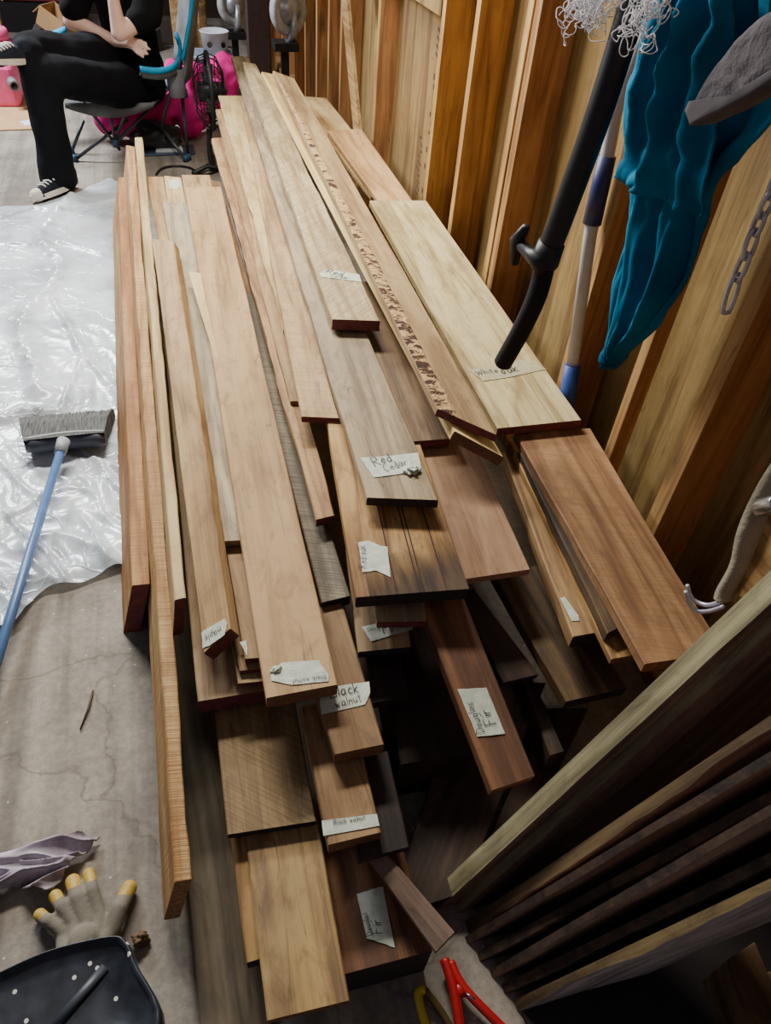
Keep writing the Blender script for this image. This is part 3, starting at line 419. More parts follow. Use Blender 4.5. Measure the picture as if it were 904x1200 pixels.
WM = {
 'orange':    wood('sawn_orange_board', S(214,170,112), S(190,138,78), S(146,94,46), kerf=.5, kerf_angle=.1, kerf_scale=120, stain=.3),
 'fuzzy':     wood('rough_pale_board', S(222,186,136), S(204,162,108), S(160,110,60), kerf=.75, kerf_angle=.15, kerf_scale=130, stain=.2),
 'pale':      wood('pale_board', S(216,188,146), S(198,166,122), S(160,124,84), stain=.25),
 'tan':       wood('tan_board', S(196,162,122), S(176,140,100), S(132,98,66), stain=.3, knots=.08),
 'grey_tan':  wood('greyish_tan_board', S(186,156,122), S(164,132,98), S(122,94,68), stain=.35, grey=S(120,102,84)),
 'greywood':  wood('weathered_grey_board', S(196,178,156), S(172,152,130), S(130,112,94), stain=.5, grey=S(150,140,128), knots=.15),
 'blond':     wood('blond_strip', S(228,200,154), S(216,184,134), S(190,150,100), stain=.1),
 'walnut':    wood('smooth_walnut', S(200,162,124), S(182,144,106), S(140,104,72), stain=.28, knots=.16, figure=.7, bump=.2),
 'walnut2':   wood('light_walnut', S(184,150,112), S(162,126,90), S(116,86,58), stain=.4, knots=.1),
 'brown':     wood('brown_board', S(164,124,86), S(138,100,66), S(96,66,42)),
 'roughgrey': wood('rough_sawn_grey', S(160,146,130), S(132,118,104), S(84,74,64), kerf=.85, kerf_angle=.35, kerf_scale=95, stain=.4, grey=S(96,88,80)),
 'liveedge':  wood('waney_brown', S(210,172,126), S(186,146,100), S(132,94,58), kerf=.25, kerf_scale=90, stain=.4),
 'cream':     wood('creamy_waney', S(232,208,166), S(218,190,144), S(176,140,96), stain=.3, grey=S(186,150,104), knots=.1),
 'pinkish':   wood('pinkish_rough', S(214,180,142), S(196,160,122), S(150,116,84), kerf=.35, kerf_angle=.2, kerf_scale=80, stain=.25),
 'cedar':     wood('grey_brown_cedar', S(184,164,142), S(160,138,116), S(122,100,80), stain=.45, grey=S(146,134,122), figure=.8, knots=.1),
 'cedar2':    wood('waney_cedar', S(210,190,160), S(188,164,132), S(140,112,82), kerf=.6, kerf_angle=-.75, kerf_scale=60, stain=.35, grey=S(160,146,126)),
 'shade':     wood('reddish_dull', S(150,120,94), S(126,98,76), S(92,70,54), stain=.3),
 'redoak':    wood('red_oak', S(204,162,108), S(178,134,82), S(120,82,48), stain=.3, knots=.12),
 'pinkboard': wood('pinkish_smooth', S(186,148,122), S(168,130,104), S(134,100,78), stain=.2, bump=.12),
 'blondedge': wood('blond_edge', S(255,224,170), S(246,208,150), S(214,172,118), stain=.08, smudge=.2),
 'barkboard': wood('plain_tan_plank', S(204,176,138), S(184,154,116), S(146,116,84), stain=.3, figure=.8),
 'whiteoak':  wood('white_oak', S(214,196,160), S(196,174,136), S(158,134,98), stain=.15, figure=1.4),
 'brownplank':wood('reddish_brown_plank', S(186,142,104), S(162,118,82), S(120,82,54), kerf=.35, kerf_angle=.3, kerf_scale=110, stain=.3),
 'salmon':    wood('salmon_board', S(212,168,128), S(196,150,110), S(164,120,84), stain=.15, bump=.12),
 'bark':      wood('bark_edge', S(128,98,66), S(98,72,48), S(52,38,26), stain=.6, knots=.3, bump=1.0),
 'gold':      wood('pale_gold', S(200,160,104), S(176,136,84), S(128,92,54), stain=.3, knots=.1),
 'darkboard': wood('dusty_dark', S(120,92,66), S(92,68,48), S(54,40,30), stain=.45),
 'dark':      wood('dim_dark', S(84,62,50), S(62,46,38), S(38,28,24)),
 'fir':       wood('fir_board', S(156,108,76), S(132,88,62), S(94,62,44), stain=.3),
 'sawn':      wood('arched_saw_marks', S(186,156,116), S(160,130,94), S(112,88,62), kerf=.6, kerf_angle=.7, kerf_scale=90, stain=.35),
 'rustic':    wood('mottled_thick', S(206,168,118), S(180,140,94), S(116,84,58), stain=.6, grey=S(120,100,84), knots=.2),
 'stick':     wood('purplish_stick', S(138,112,104), S(112,88,82), S(82,62,58)),
 'floorplank':wood('grey_floor_plank', S(136,120,104), S(112,98,84), S(76,66,56), stain=.4),
 'stud':      wood('stud_wood', S(208,166,112), S(184,138,88), S(146,102,60), knots=.1, axis='Z', stain=.2, smudge=.3),
 'studshade':   wood('stud_shaded_side', S(204,150,104), S(180,126,84), S(140,94,60), knots=.12, axis='Z', stain=.3, smudge=.4),
 'sheathing': wood('sheathing_boards', S(176,146,98), S(152,121,76), S(114,84,50), knots=.3, axis='Z', stain=.35, figure=.7, smudge=.5),
 'slabedge':  wood('slab_sawn_edge', S(180,170,142), S(156,146,120), S(112,102,82), axis='Z', stain=.3),
 'slabdim':   wood('slab_dim_bark_edge', S(150,126,90), S(112,90,62), S(64,48,34), axis='Z', stain=.5, knots=.2),
 'slabdark':  wood('slab_dark_face', S(172,138,126), S(142,112,104), S(96,74,70), axis='Z', kerf=.3, stain=.4),
 'slabpurple':wood('slab_cool_face', S(206,196,212), S(176,166,182), S(122,112,128), axis='Z', stain=.3),
}
ENDM = {
 'maroon': plain('sealed_maroon_end', S(116,56,58), .75, var=.2, scale=60),
 'black': plain('black_cut_end', S(42,36,42), .8, var=.25, scale=60),
 'endbrown': plain('brown_cut_end', S(122,84,56), .8, var=.2, scale=90),
 'endgrain': plain('rough_cut_end', S(166,122,78), .85, var=.25, scale=120),
 'pinkend': plain('pinkish_cut_end', S(160,118,98), .8, var=.12, scale=90),
 'dark': plain('dim_cut_end', S(52,42,44), .85, var=.2, scale=60),
 'stickend': plain('stick_cut_end', S(134,104,96), .85, var=.12, scale=80),
}
def tape_mat():
    t = NT('masking_tape')
    co = t.N('ShaderNodeTexCoord').outputs['Object']
    n = t.N('ShaderNodeTexNoise', {'Vector': co, 'Scale': 60.0, 'Detail': 4.0}).outputs[0]
    return t.out(t.ramp(n, [(.3, S(178,188,172)), (.7, S(206,212,196))]), .6, n, .25)
TAPE = tape_mat()
TAPE_OLD = plain('aged_tape', S(178,172,138), .6, var=.08, scale=50)
INK = plain('marker_ink', S(26,24,34), .7, var=.05)
# ------------------------------------------------------------------ handwriting
GL = {
 'B': [[(0,0),(0,1),(.5,.95),(.55,.7),(.1,.52),(.6,.42),(.6,.08),(0,0)]], 'R': [[(0,0),(0,1),(.5,.95),(.55,.65),(.05,.5)],[(.15,.5),(.65,0)]],
 'W': [[(0,1),(.2,0),(.42,.7),(.62,0),(.85,1)]], 'D': [[(0,0),(0,1),(.45,.85),(.6,.5),(.45,.12),(0,0)]], 'C': [[(.6,.9),(.25,1),(0,.5),(.2,.02),(.6,.12)]],
 'F': [[(0,0),(0,1),(.55,1)],[(0,.52),(.4,.52)]],
 'a': [[(.45,.5),(.2,.55),(.02,.25),(.2,0),(.42,.2),(.45,.5),(.5,0)]], 'c': [[(.42,.48),(.2,.55),(.02,.26),(.2,0),(.42,.08)]],
 'd': [[(.42,.45),(.2,.52),(.02,.25),(.2,0),(.42,.15)],[(.44,1),(.44,0)]], 'e': [[(.04,.3),(.42,.3),(.35,.52),(.15,.5),(.02,.25),(.18,0),(.42,.1)]],
 'f': [[(.45,.95),(.25,1),(.2,.7),(.2,0)],[(.05,.5),(.4,.5)]], 'g': [[(.42,.48),(.18,.54),(.03,.28),(.2,.05),(.42,.2)],[(.44,.52),(.42,-.3),(.1,-.35)]],
 'h': [[(0,1),(0,0)],[(0,.35),(.2,.54),(.36,.4),(.38,0)]], 'i': [[(.1,.5),(.1,0)],[(.1,.72),(.12,.78)]], 'k': [[(0,1),(0,0)],[(.36,.55),(.02,.25),(.4,0)]],
 'l': [[(.1,1),(.1,0)]], 'm': [[(0,.5),(0,0)],[(0,.38),(.15,.52),(.26,.35),(.26,0)],[(.26,.38),(.42,.52),(.54,.35),(.54,0)]],
 'n': [[(0,.5),(0,0)],[(0,.35),(.2,.53),(.36,.38),(.38,0)]], 'o': [[(.2,.54),(.02,.28),(.2,0),(.42,.26),(.2,.54)]],
 'p': [[(0,.5),(0,-.4)],[(0,.4),(.25,.54),(.42,.28),(.22,.02),(0,.12)]], 'r': [[(0,.5),(0,0)],[(0,.32),(.16,.52),(.34,.46)]],
 's': [[(.36,.5),(.1,.5),(.1,.32),(.34,.2),(.26,0),(0,.04)]], 't': [[(.18,.85),(.18,.05),(.34,0)],[(0,.55),(.38,.58)]],
 'u': [[(0,.5),(.04,.08),(.22,0),(.38,.2)],[(.4,.5),(.42,0)]], 'w': [[(0,.5),(.14,0),(.28,.4),(.42,0),(.56,.5)]],
 'y': [[(0,.5),(.18,.1)],[(.4,.5),(.1,-.4)]], ' ': [],
}
def lettering(parent, text, a, b, hs, n):
    a = V(a); b = V(b); n = V(n); x = b - a; L = x.length; x.normalize(); y = n.cross(x).normalized()
    adv = []; w = 0
    for ch in text:
        g = GL.get(ch, []); wd = max([p[0] for s in g for p in s], default=.3); adv.append((ch, w)); w += wd + .2
    sc = L / (w - .2); mb = MB(); hw = max(.0004, .04 * sc)
    for ch, ox in adv:
        jx = random.uniform(-.03, .03); jy = random.uniform(-.06, .06)
        for s in GL.get(ch, []):
            pts = [a + x * (ox + jx + p[0] + p[1] * .08) * sc + y * (p[1] + jy) * sc * hs for p in s]
            pts = [p for i, p in enumerate(pts)]
            for p, q in zip(pts[:-1], pts[1:]):
                d = (q - p)
                if d.length < 1e-6: continue
                d.normalize(); sd = n.cross(d) * hw; p2 = p - d * hw * .6; q2 = q + d * hw * .6
                mb.add([p2 - sd, q2 - sd, q2 + sd, p2 + sd], [(0, 1, 2, 3)])
    return mb.build('lettering', INK, parent, recalc=False)
# ------------------------------------------------------------------ boards
BO = {}
def make_board(key, label, group, mat, q, d, o):
    q = [V(p) for p in q]; d = V(d)
    NL, NR, FR, FL = q
    org = (NL + NR) / 2 + d
    ydir = ((FL + FR) / 2 - (NL + NR) / 2); L = ydir.length; ydir.normalize()
    xdir = (NR - NL); xdir = (xdir - ydir * xdir.dot(ydir)).normalized(); zdir = xdir.cross(ydir)
    R = Matrix((xdir, ydir, zdir)).transposed(); Ri = R.transposed()
    wob = o.get('wob', .001); seg = max(10, int(L / .05)); ch = min(.0025, d.length * .12)
    seed = (hash_(key) % 997) * 1.37
    prof = []   # (s across 0..1, depth 0..1) with chamfered corners
    wN = (NR - NL).length; th = d.length
    cu = ch / max(wN, .01); cd = ch / th
    prof = [(0, cd), (cu, 0), (.25, 0), (.5, 0), (.75, 0), (1 - cu, 0), (1, cd), (1, .5), (1, 1 - cd), (1 - cu, 1), (.5, 1), (cu, 1), (0, 1 - cd), (0, .5)]
    P = len(prof); vs = []; fs = []; mi = []
    for i in range(seg + 1):
        t = i / seg
        a = NL.lerp(FL, t); b = NR.lerp(FR, t); w = b - a; wn = w.normalized()
        e1 = (noise.noise(V((seed, t * L * 3.0, 0))) + .5 * noise.noise(V((seed, t * L * 11, 3)))) * wob
        e2 = (noise.noise(V((seed + 50, t * L * 3.0, 0))) + .5 * noise.noise(V((seed + 50, t * L * 11, 3)))) * wob
        for s, dp in prof:
            ds = e1 * (1 - s) + e2 * s
            jag = 0
            if wob >= .003 and s in (0, 1): jag = noise.noise(V((seed + dp * 3, t * L * 40, s * 9))) * wob * .5
            p = a + w * s + wn * (ds + jag) + d * dp
            vs.append(Ri @ (p - org))
    for i in range(seg):
        for k in range(P):
            fs.append((i * P + k, i * P + (k + 1) % P, (i + 1) * P + (k + 1) % P, (i + 1) * P + k)); mi.append(0)
    fs.append(tuple(range(P - 1, -1, -1))); mi.append(1)
    fs.append(tuple(seg * P + k for k in range(P))); mi.append(2)
    me = bpy.data.meshes.new('lumber_board'); me.from_pydata([tuple(v) for v in vs], [], fs); me.update()
    bm = bmesh.new(); bm.from_mesh(me); bm.faces.ensure_lookup_table()
    for f, m in zip(bm.faces, mi): f.material_index = m
    bmesh.ops.recalc_face_normals(bm, faces=bm.faces[:]); bm.to_mesh(me); bm.free()
    ob = link(o.get('name', 'lumber_board'), me, [WM[mat], ENDM.get(o.get('end'), WM[mat]), WM[mat]])
    ob.matrix_world = Matrix.Translation(org) @ R.to_4x4()
    tag(ob, label, 'board', group)
    BO[key] = ob
    return ob
def hash_(s):
    h = 7
    for c in s: h = (h * 131 + ord(c)) % 100003
    return h
def child_world(ob, parent):
    """parent a mesh given in world coordinates without moving it"""
    ob.parent = parent; ob.matrix_parent_inverse = wm(parent).inverted()
def wm(o):
    return o.matrix_basis.copy() if o.parent is None else wm(o.parent) @ o.matrix_parent_inverse @ o.matrix_basis
for (key, label, group, mat, q, d, o) in BOARDS:
    make_board(key, label, group, mat, q, d, o)
bpy.context.view_layer.update()
def crumple_tape(poly, n, seed):
    poly = [V(p) for p in poly]; n = V(n); c = sum(poly, V()) / len(poly)
    rows = []; N = 5; m = 6
    ring0 = []
    for i, p in enumerate(poly):
        nx = poly[(i + 1) % len(poly)]
        for k in range(m): ring0.append(p.lerp(nx, k / m))
    vs = []; fs = []
    K = len(ring0)
    for j in range(N):
        f = 1 - j / N
        for k, p in enumerate(ring0):
            r = c.lerp(p, f)
            h = max(0, noise.noise(r * 55 + V((seed, 0, 0)))) * .0012
            jit = noise.noise(p * 130 + V((seed, 1, 0))) * .0012 if j == 0 else 0
            vs.append(r + n * h + (p - c).normalized() * jit)
    vs.append(c)
    for j in range(N - 1):
        for k in range(K): fs.append((j * K + k, j * K + (k + 1) % K, (j + 1) * K + (k + 1) % K, (j + 1) * K + k))
    for k in range(K): fs.append(((N - 1) * K + k, (N - 1) * K + (k + 1) % K, N * K))
    return mesh('tape_label', vs, fs, False)
for i, (key, poly, texts, n) in enumerate(TAPES):
    tp = link('tape_label', crumple_tape(poly, n, i * 3.1), TAPE_OLD if key == 'WO' else TAPE)
    child_world(tp, BO[key])
    for (txt, a, b, hs) in texts:
        lt = lettering(None, txt, V(a) + V(n) * .0008, V(b) + V(n) * .0008, hs, n); child_world(lt, tp)
# crumpled end of the Red Cedar tape
def lump(name, c, rx, ry, rz, mat, seed, amp, parent=None, n=20, zmin=None, fr=30):
    bm = bmesh.new(); bmesh.ops.create_icosphere(bm, subdivisions=4, radius=1)
    for v in bm.verts:
        k = 1 + amp * noise.noise(v.co * fr / 20 + V((seed, 0, 0))) + amp * .6 * noise.noise(v.co * fr / 7 + V((seed, 5, 0)))
        v.co = V((v.co.x * rx * k, v.co.y * ry * k, v.co.z * rz * k)) + V(c)
        if zmin is not None and v.co.z < zmin: v.co.z = zmin
    o = link(name, frombm(name, bm), mat)
    if parent is not None: child_world(o, parent)
    return o
cr = BO['R1']
T = {k: [V(p) for p in poly] for k, poly, tx, n in TAPES}
cc = (T['R1'][3] + T['R1'][4]) / 2
lump('tape_crumple', cc + V((-.008, 0, .004)), .016, .016, .009, TAPE, 2, .6, cr)
cc = T['W'][0]
lump('tape_crumple', cc + V((.012, .004, .002)), .009, .007, .004, TAPE, 5, .6, BO['W'])
# bark strip of the topmost plank : ragged dark bits along its left side
def bark_mat():
    t = NT('crumbling_bark')
    co = t.N('ShaderNodeTexCoord').outputs['Object']
    n1 = t.N('ShaderNodeTexNoise', {'Vector': t.N('ShaderNodeMapping', {'Vector': co, 'Scale': (16, 42, 20)}).outputs[0], 'Scale': 1.0, 'Detail': 4.0, 'Roughness': .7, 'Distortion': .6}).outputs[0]
    n2 = t.N('ShaderNodeTexNoise', {'Vector': co, 'Scale': 160.0, 'Detail': 3.0}).outputs[0]
    near = t.N('ShaderNodeSeparateXYZ', {0: co}).outputs[1]
    k = t.math('SUBTRACT', n1, t.math('MULTIPLY', near, .035))
    dk = t.ramp(k, [(.485, (0, 0, 0, 1)), (.53, (1, 1, 1, 1))])
    base = t.ramp(n2, [(.3, S(176,138,90)), (.7, S(210,178,128))])
    col = t.mix(dk, base, t.ramp(n2, [(.35, S(34,20,14)), (.7, S(92,56,34))]))
    return t.out(col, .9, t.math('ADD', n2, dk), 1.0, .005)
e2 = next(b for b in BOARDS if b[0] == 'E2'); q = [V(p) for p in e2[4]]
vs = []; fs = []; SEG = 240; AC = 9
nrm = (q[1] - q[0]).cross(q[3] - q[0]).normalized()
org = q[0]; 
for i in range(SEG + 1):
    t_ = i / SEG; a = q[0].lerp(q[3], t_); b = q[1].lerp(q[2], t_)
    wd = .34 + .05 * noise.noise(V((t_ * 20, 0, 0)))
    if t_ > .3: wd *= max(.35, 1 - (t_ - .3) * .9)
    for k in range(AC):
        s = k / (AC - 1)
        p = a.lerp(b, s * wd)
        h = .002 + .006 * max(0, noise.noise(p * 60)) + .004 * max(0, noise.noise(p * 140))
        if k in (0, AC - 1) or i in (0, SEG): h = .0005
        vs.append(p + nrm * h - org)
for i in range(SEG):
    for k in range(AC - 1): fs.append((i * AC + k, i * AC + k + 1, (i + 1) * AC + k + 1, (i + 1) * AC + k))
bk = link('bark_strip', mesh('bark_strip', vs, fs), bark_mat()); bk.location = org; child_world(bk, BO['E2'])
bk['label'] = 'dark crumbling bark strip'
# grooves of the red oak board
ro = next(b for b in BOARDS if b[0] == 'RO'); q = [V(p) for p in ro[4]]; n = (q[1] - q[0]).cross(q[3] - q[0]).normalized()
DARKLINE = plain('scorched_groove', S(58,38,26), .9, var=.2)
SCORCH = NT('scorched_wood'); 
co = SCORCH.N('ShaderNodeTexCoord').outputs['Object']
nn = SCORCH.N('ShaderNodeTexNoise', {'Vector': SCORCH.N('ShaderNodeMapping', {'Vector': co, 'Scale': (60, 8, 60)}).outputs[0], 'Scale': 1.0, 'Detail': 5.0}).outputs[0]
gy = SCORCH.N('ShaderNodeSeparateXYZ', {0: SCORCH.N('ShaderNodeTexCoord').outputs['Generated']})
al = SCORCH.math('ADD', SCORCH.math('ADD', gy.outputs[1], SCORCH.math('MULTIPLY', nn, .5)), SCORCH.math('MULTIPLY', gy.outputs[0], -.25))
al = SCORCH.ramp(al, [(.25, (.9, .9, .9, 1)), (.95, (0, 0, 0, 1))])
SCORCH.l.new(al, SCORCH.b.inputs['Alpha'])
SCORCH = SCORCH.out(SCORCH.ramp(nn, [(.3, S(44,34,28)), (.7, S(96,74,54))]), .85, nn, .4)
for s in (.36, .56, .6, .8):
    a = q[0].lerp(q[1], s); b = q[3].lerp(q[2], s); x = (q[1] - q[0]).normalized() * .0014
    mb = MB(); mb.add([a - x + n * .0008, a + x + n * .0008, b + x + n * .0008, b - x + n * .0008], [(0, 1, 2, 3)])
    g = mb.build('groove', DARKLINE); child_world(g, BO['RO'])
mb = MB(); pts = []
for i in range(25):
    s = .12 + .88 * i / 24
    a = q[0].lerp(q[1], s); b = q[3].lerp(q[2], s)
    dd = .05 + .12 * min(1, s * 1.3)
    pts.append((a + n * .0005, a.lerp(b, dd / .78) + n * .0005))
mb.add([p for pr in pts for p in pr], [(2 * i, 2 * i + 2, 2 * i + 3, 2 * i + 1) for i in range(24)])
sc = mb.build('scorch_mark', SCORCH); child_world(sc, BO['RO'])
# ------------------------------------------------------------------ setting
def concrete():
    t = NT('stained_concrete')
    co = t.N('ShaderNodeTexCoord').outputs['Object']
    n1 = t.N('ShaderNodeTexNoise', {'Vector': co, 'Scale': 3.0, 'Detail': 8.0, 'Roughness': .65}).outputs[0]
    n2 = t.N('ShaderNodeTexNoise', {'Vector': co, 'Scale': 60.0, 'Detail': 6.0, 'Roughness': .7}).outputs[0]
    n3 = t.N('ShaderNodeTexNoise', {'Vector': t.N('ShaderNodeMapping', {'Vector': co, 'Scale': (14, .6, 1)}).outputs[0], 'Scale': 1.0, 'Detail': 3.0}).outputs[0]
    f = t.math('ADD', t.math('MULTIPLY', n1, .5), t.math('ADD', t.math('MULTIPLY', n2, .25), t.math('MULTIPLY', n3, .25)))
    col = t.ramp(f, [(.36, S(92,86,78)), (.5, S(138,131,120)), (.62, S(172,164,150))])
    vo = t.N('ShaderNodeTexVoronoi', {'Vector': t.N('ShaderNodeVectorMath', {0: co, 1: t.N('ShaderNodeVectorMath', {0: t.N('ShaderNodeTexNoise', {'Vector': co, 'Scale': 6.0, 'Detail': 5.0}).outputs[1], 1: (.22, .22, .22)}, operation='MULTIPLY').outputs[0]}, operation='ADD').outputs[0], 'Scale': 1.3}, feature='DISTANCE_TO_EDGE').outputs[0]
    cr_ = t.ramp(vo, [(.0, (1, 1, 1, 1)), (.006, (0, 0, 0, 1))])
    col = t.mix(t.math('MULTIPLY', cr_, .45), col, S(70,62,54))
    col = t.mix(t.math('MULTIPLY', t.ramp(n3, [(.40, (1, 1, 1, 1)), (.52, (0, 0, 0, 1))]), .28), col, S(84,78,70))
    sp = t.N('ShaderNodeTexVoronoi', {'Vector': co, 'Scale': 20.0}, voronoi_dimensions='2D')
    sel = t.math('GREATER_THAN', t.N('ShaderNodeSeparateColor', {0: sp.outputs['Color']}).outputs[1], .86)
    sd = t.math('LESS_THAN', sp.outputs['Distance'], .045)
    col = t.mix(t.math('MULTIPLY', t.math('MULTIPLY', sel, sd), .7), col, S(206,200,184))
    return t.out(col, .85, n2, .35, .003)
mb = MB(); mb.add([(-4.5, -2, 0), (2.5, -2, 0), (2.5, 9.2, 0), (-4.5, 9.2, 0)], [(0, 1, 2, 3)])
tag(mb.build('floor', concrete()), 'stained grey concrete floor', None, kind='structure')
wr = thing('wall_right', 'open stud wall of bare timber on the right', None); wr['kind'] = 'structure'; 
XW = 1.03; XS = XW + .115
mb = MB()
mb.box((XS + .01, 4, 1.4), (.02, 12, 2.8)); sh = mb.build('sheathing', WM['sheathing'], wr, origin=(XS + .01, 4, 0))
STUDS = [(.65, .04), (1.05, .045), (1.287, .032), (1.5945, .045), (2.184, .04), (2.235, .038), (2.62, .038), (2.946, .038), (3.82, .04), (4.60, .04), (4.93, .04), (5.3, .04), (5.70, .04), (6.1, .04), (6.7, .04), (7.3, .04), (7.9, .04)]
for y, w in STUDS:
    dp = .04 if abs(y - 1.287) < .01 else .115
    mb = MB(); mb.box((XW + dp / 2, y - w / 2, 1.4), (dp, w, 2.8)); st = mb.build('stud', [WM['stud'], WM['studshade']], wr, origin=(XW + dp / 2, y - w / 2, 0), bevel=.002)
    for p in st.data.polygons:
        if p.normal.y < -.5: p.material_index = 1  # camera-facing sides take a browner copy, their shade put into the colour
mb = MB(); mb.box((XW + .012, 3.36, 1.115), (.03, .82, .09)); mb.build('blocking', WM['sheathing'], wr, origin=(XW + .012, 3.36, 0))
mb = MB(); mb.box((XW + .0575, 4, .02), (.115, 10, .04)); mb.build('sole_plate', WM['stud'], wr, origin=(XW + .0575, 4, 0))
mb = MB(); mb.box((XW + .1, 3.36, .9), (.02, .86, 1.8)); pan = mb.build('plywood_panel', WM['sheathing'], wr, origin=(XW + .1, 3.36, 0))
# ink stamps on the plywood panel
mb = MB(); xx = XW + .089
for k in range(4): mb.box((xx, 3.18 + .0 * k, .97 - k * .028), (.001, .10, .011), Matrix.Rotation(.35, 3, 'X'))
for k in range(16): mb.box((xx, 3.2 + random.uniform(-.02, .02), .82 - k * .035), (.001, .012, random.uniform(.012, .026)))
for k in range(10): mb.box((xx, 3.3 + random.uniform(-.02, .02), .56 - k * .026), (.001, random.uniform(.02, .05), .009), Matrix.Rotation(random.uniform(-.4, .8), 3, 'X'))
st_ = mb.build('ink_stamp', plain('faded_stamp_ink', S(84,66,44), .8), pan)
mb = MB(); mb.box((-1, 9.1, 1.4), (7.2, .1, 2.8)); tag(mb.build('wall_back', plain('dim_back_wall', S(70,52,40), .9, scale=4), origin=(-1, 9.1, 0)), 'dim brown back wall', None, kind='structure')
pw = W['post']; 
mb = MB(); mb.box((.762, 6.05, 1.4), (.15, .12, 2.8)); po = mb.build('support_post', [plain('dark_painted_post', S(62,44,40), .7), WM['stud']], origin=(.762, 6.05, 0), bevel=.004)
tag(po, 'dark brown square post standing behind the far end of the pile', 'post')
mb = MB(); mb.box((.86, 6.06, 1.4), (.035, .09, 2.8)); po = mb.build('timber_post', WM['stud'], origin=(.86, 6.06, 0), bevel=.003)
tag(po, 'narrow orange timber upright right against the dark square post', 'post')
# loose plank leaning by the studs
L0, L1 = V(W['loose'][1]), V(W['loose'][0])
mb = MB(); a = V((.97, 3.62, 0)); 
ld = (V(W['loose'][0]) - V(W['loose'][1])); base = V(W['loose'][1]) - ld * (V(W['loose'][1]).z / ld.z); top = base + ld * (1.7 / ld.z)
w_ = V((0, -1, 0)); w_ = (w_ - ld.normalized() * w_.dot(ld.normalized())).normalized() * .055
mb.prism([base - w_, base + w_, top + w_, top - w_], (.02, 0, 0)); lp = mb.build('leaning_plank', WM['tan'], origin=base, bevel=.002)
tag(lp, 'loose tan plank leaning slanted against the studs beyond the salmon board', 'plank')
# ------------------------------------------------------------------ drop cloth
def in_poly(x, y, P):
    c = False; j = len(P) - 1
    for i in range(len(P)):
        if (P[i][1] > y) != (P[j][1] > y) and x < (P[j][0] - P[i][0]) * (y - P[i][1]) / (P[j][1] - P[i][1]) + P[i][0]: c = not c
        j = i
    return c
def plastic():
    t = NT('crinkled_clear_plastic')
    co = t.N('ShaderNodeTexCoord').outputs['Object']
    ws = t.N('ShaderNodeVectorMath', {0: co, 1: t.N('ShaderNodeVectorMath', {0: t.N('ShaderNodeTexNoise', {'Vector': co, 'Scale': 5.0, 'Detail': 3.0}).outputs[1], 1: (.25, .25, .25)}, operation='MULTIPLY').outputs[0]}, operation='ADD').outputs[0]
    e1 = t.N('ShaderNodeTexVoronoi', {'Vector': ws, 'Scale': 4.5}, feature='DISTANCE_TO_EDGE').outputs[0]
    e2 = t.N('ShaderNodeTexVoronoi', {'Vector': ws, 'Scale': 13.0}, feature='DISTANCE_TO_EDGE').outputs[0]
    n = t.N('ShaderNodeTexNoise', {'Vector': ws, 'Scale': 14.0, 'Detail': 5.0, 'Roughness': .6, 'Distortion': 1.0}).outputs[0]
    n2 = t.N('ShaderNodeTexNoise', {'Vector': co, 'Scale': 3.2, 'Detail': 5.0, 'Roughness': .6}).outputs[0]
    gate = t.ramp(t.N('ShaderNodeTexNoise', {'Vector': co, 'Scale': 5.0, 'Detail': 2.0}).outputs[0], [(.45, (0, 0, 0, 1)), (.62, (1, 1, 1, 1))])
    c1 = t.ramp(e1, [(.0, (1, 1, 1, 1)), (.03, (0, 0, 0, 1))]); c2 = t.math('MULTIPLY', gate, t.ramp(e2, [(.0, (1, 1, 1, 1)), (.05, (0, 0, 0, 1))]))
    h = t.math('ADD', t.math('MULTIPLY', c1, .7), t.math('ADD', t.math('MULTIPLY', c2, .4), t.math('MULTIPLY', n, .45)))
    col = t.ramp(n2, [(.32, S(184,194,202)), (.5, S(210,221,229)), (.68, S(230,238,243))])
    col = t.mix(t.math('MULTIPLY', t.math('ADD', c1, c2), .22), col, S(244,248,250))
    t.out(col, .24, h, .55, .004)
    t.b.inputs['Specular IOR Level'].default_value = .8
    a = t.math('ADD', .70, t.math('MULTIPLY', t.ramp(n2, [(.34, (0, 0, 0, 1)), (.55, (1, 1, 1, 1))]), .28))
    t.l.new(a, t.b.inputs['Alpha'])
    return t.m
PS = [(p[0], p[1]) for p in W['sheet']]
nx, ny = 230, 420; x0, x1, y0, y1 = -1.7, -.1, 1.15, 4.65
idx = {}; vs = []; fs = []
def seg_d(x, y, a_, b_):
    dx, dy = b_[0] - a_[0], b_[1] - a_[1]; t_ = max(0, min(1, ((x - a_[0]) * dx + (y - a_[1]) * dy) / (dx * dx + dy * dy + 1e-9)))
    return math.hypot(x - a_[0] - t_ * dx, y - a_[1] - t_ * dy)
CREASE = []
for key_, wd, ht in (('cr1', .035, .022), ('cr2', .012, .016), ('cr3', .01, .014), ('cr4', .012, .015), ('cr5', .012, .012), ('cr6', .014, .014), ('cr7', .03, .03), ('cr8', .012, .014)):
    pl = [(p[0], p[1]) for p in W[key_]]; CREASE.append(((min(p[1] for p in pl), max(p[1] for p in pl), pl), wd, ht))
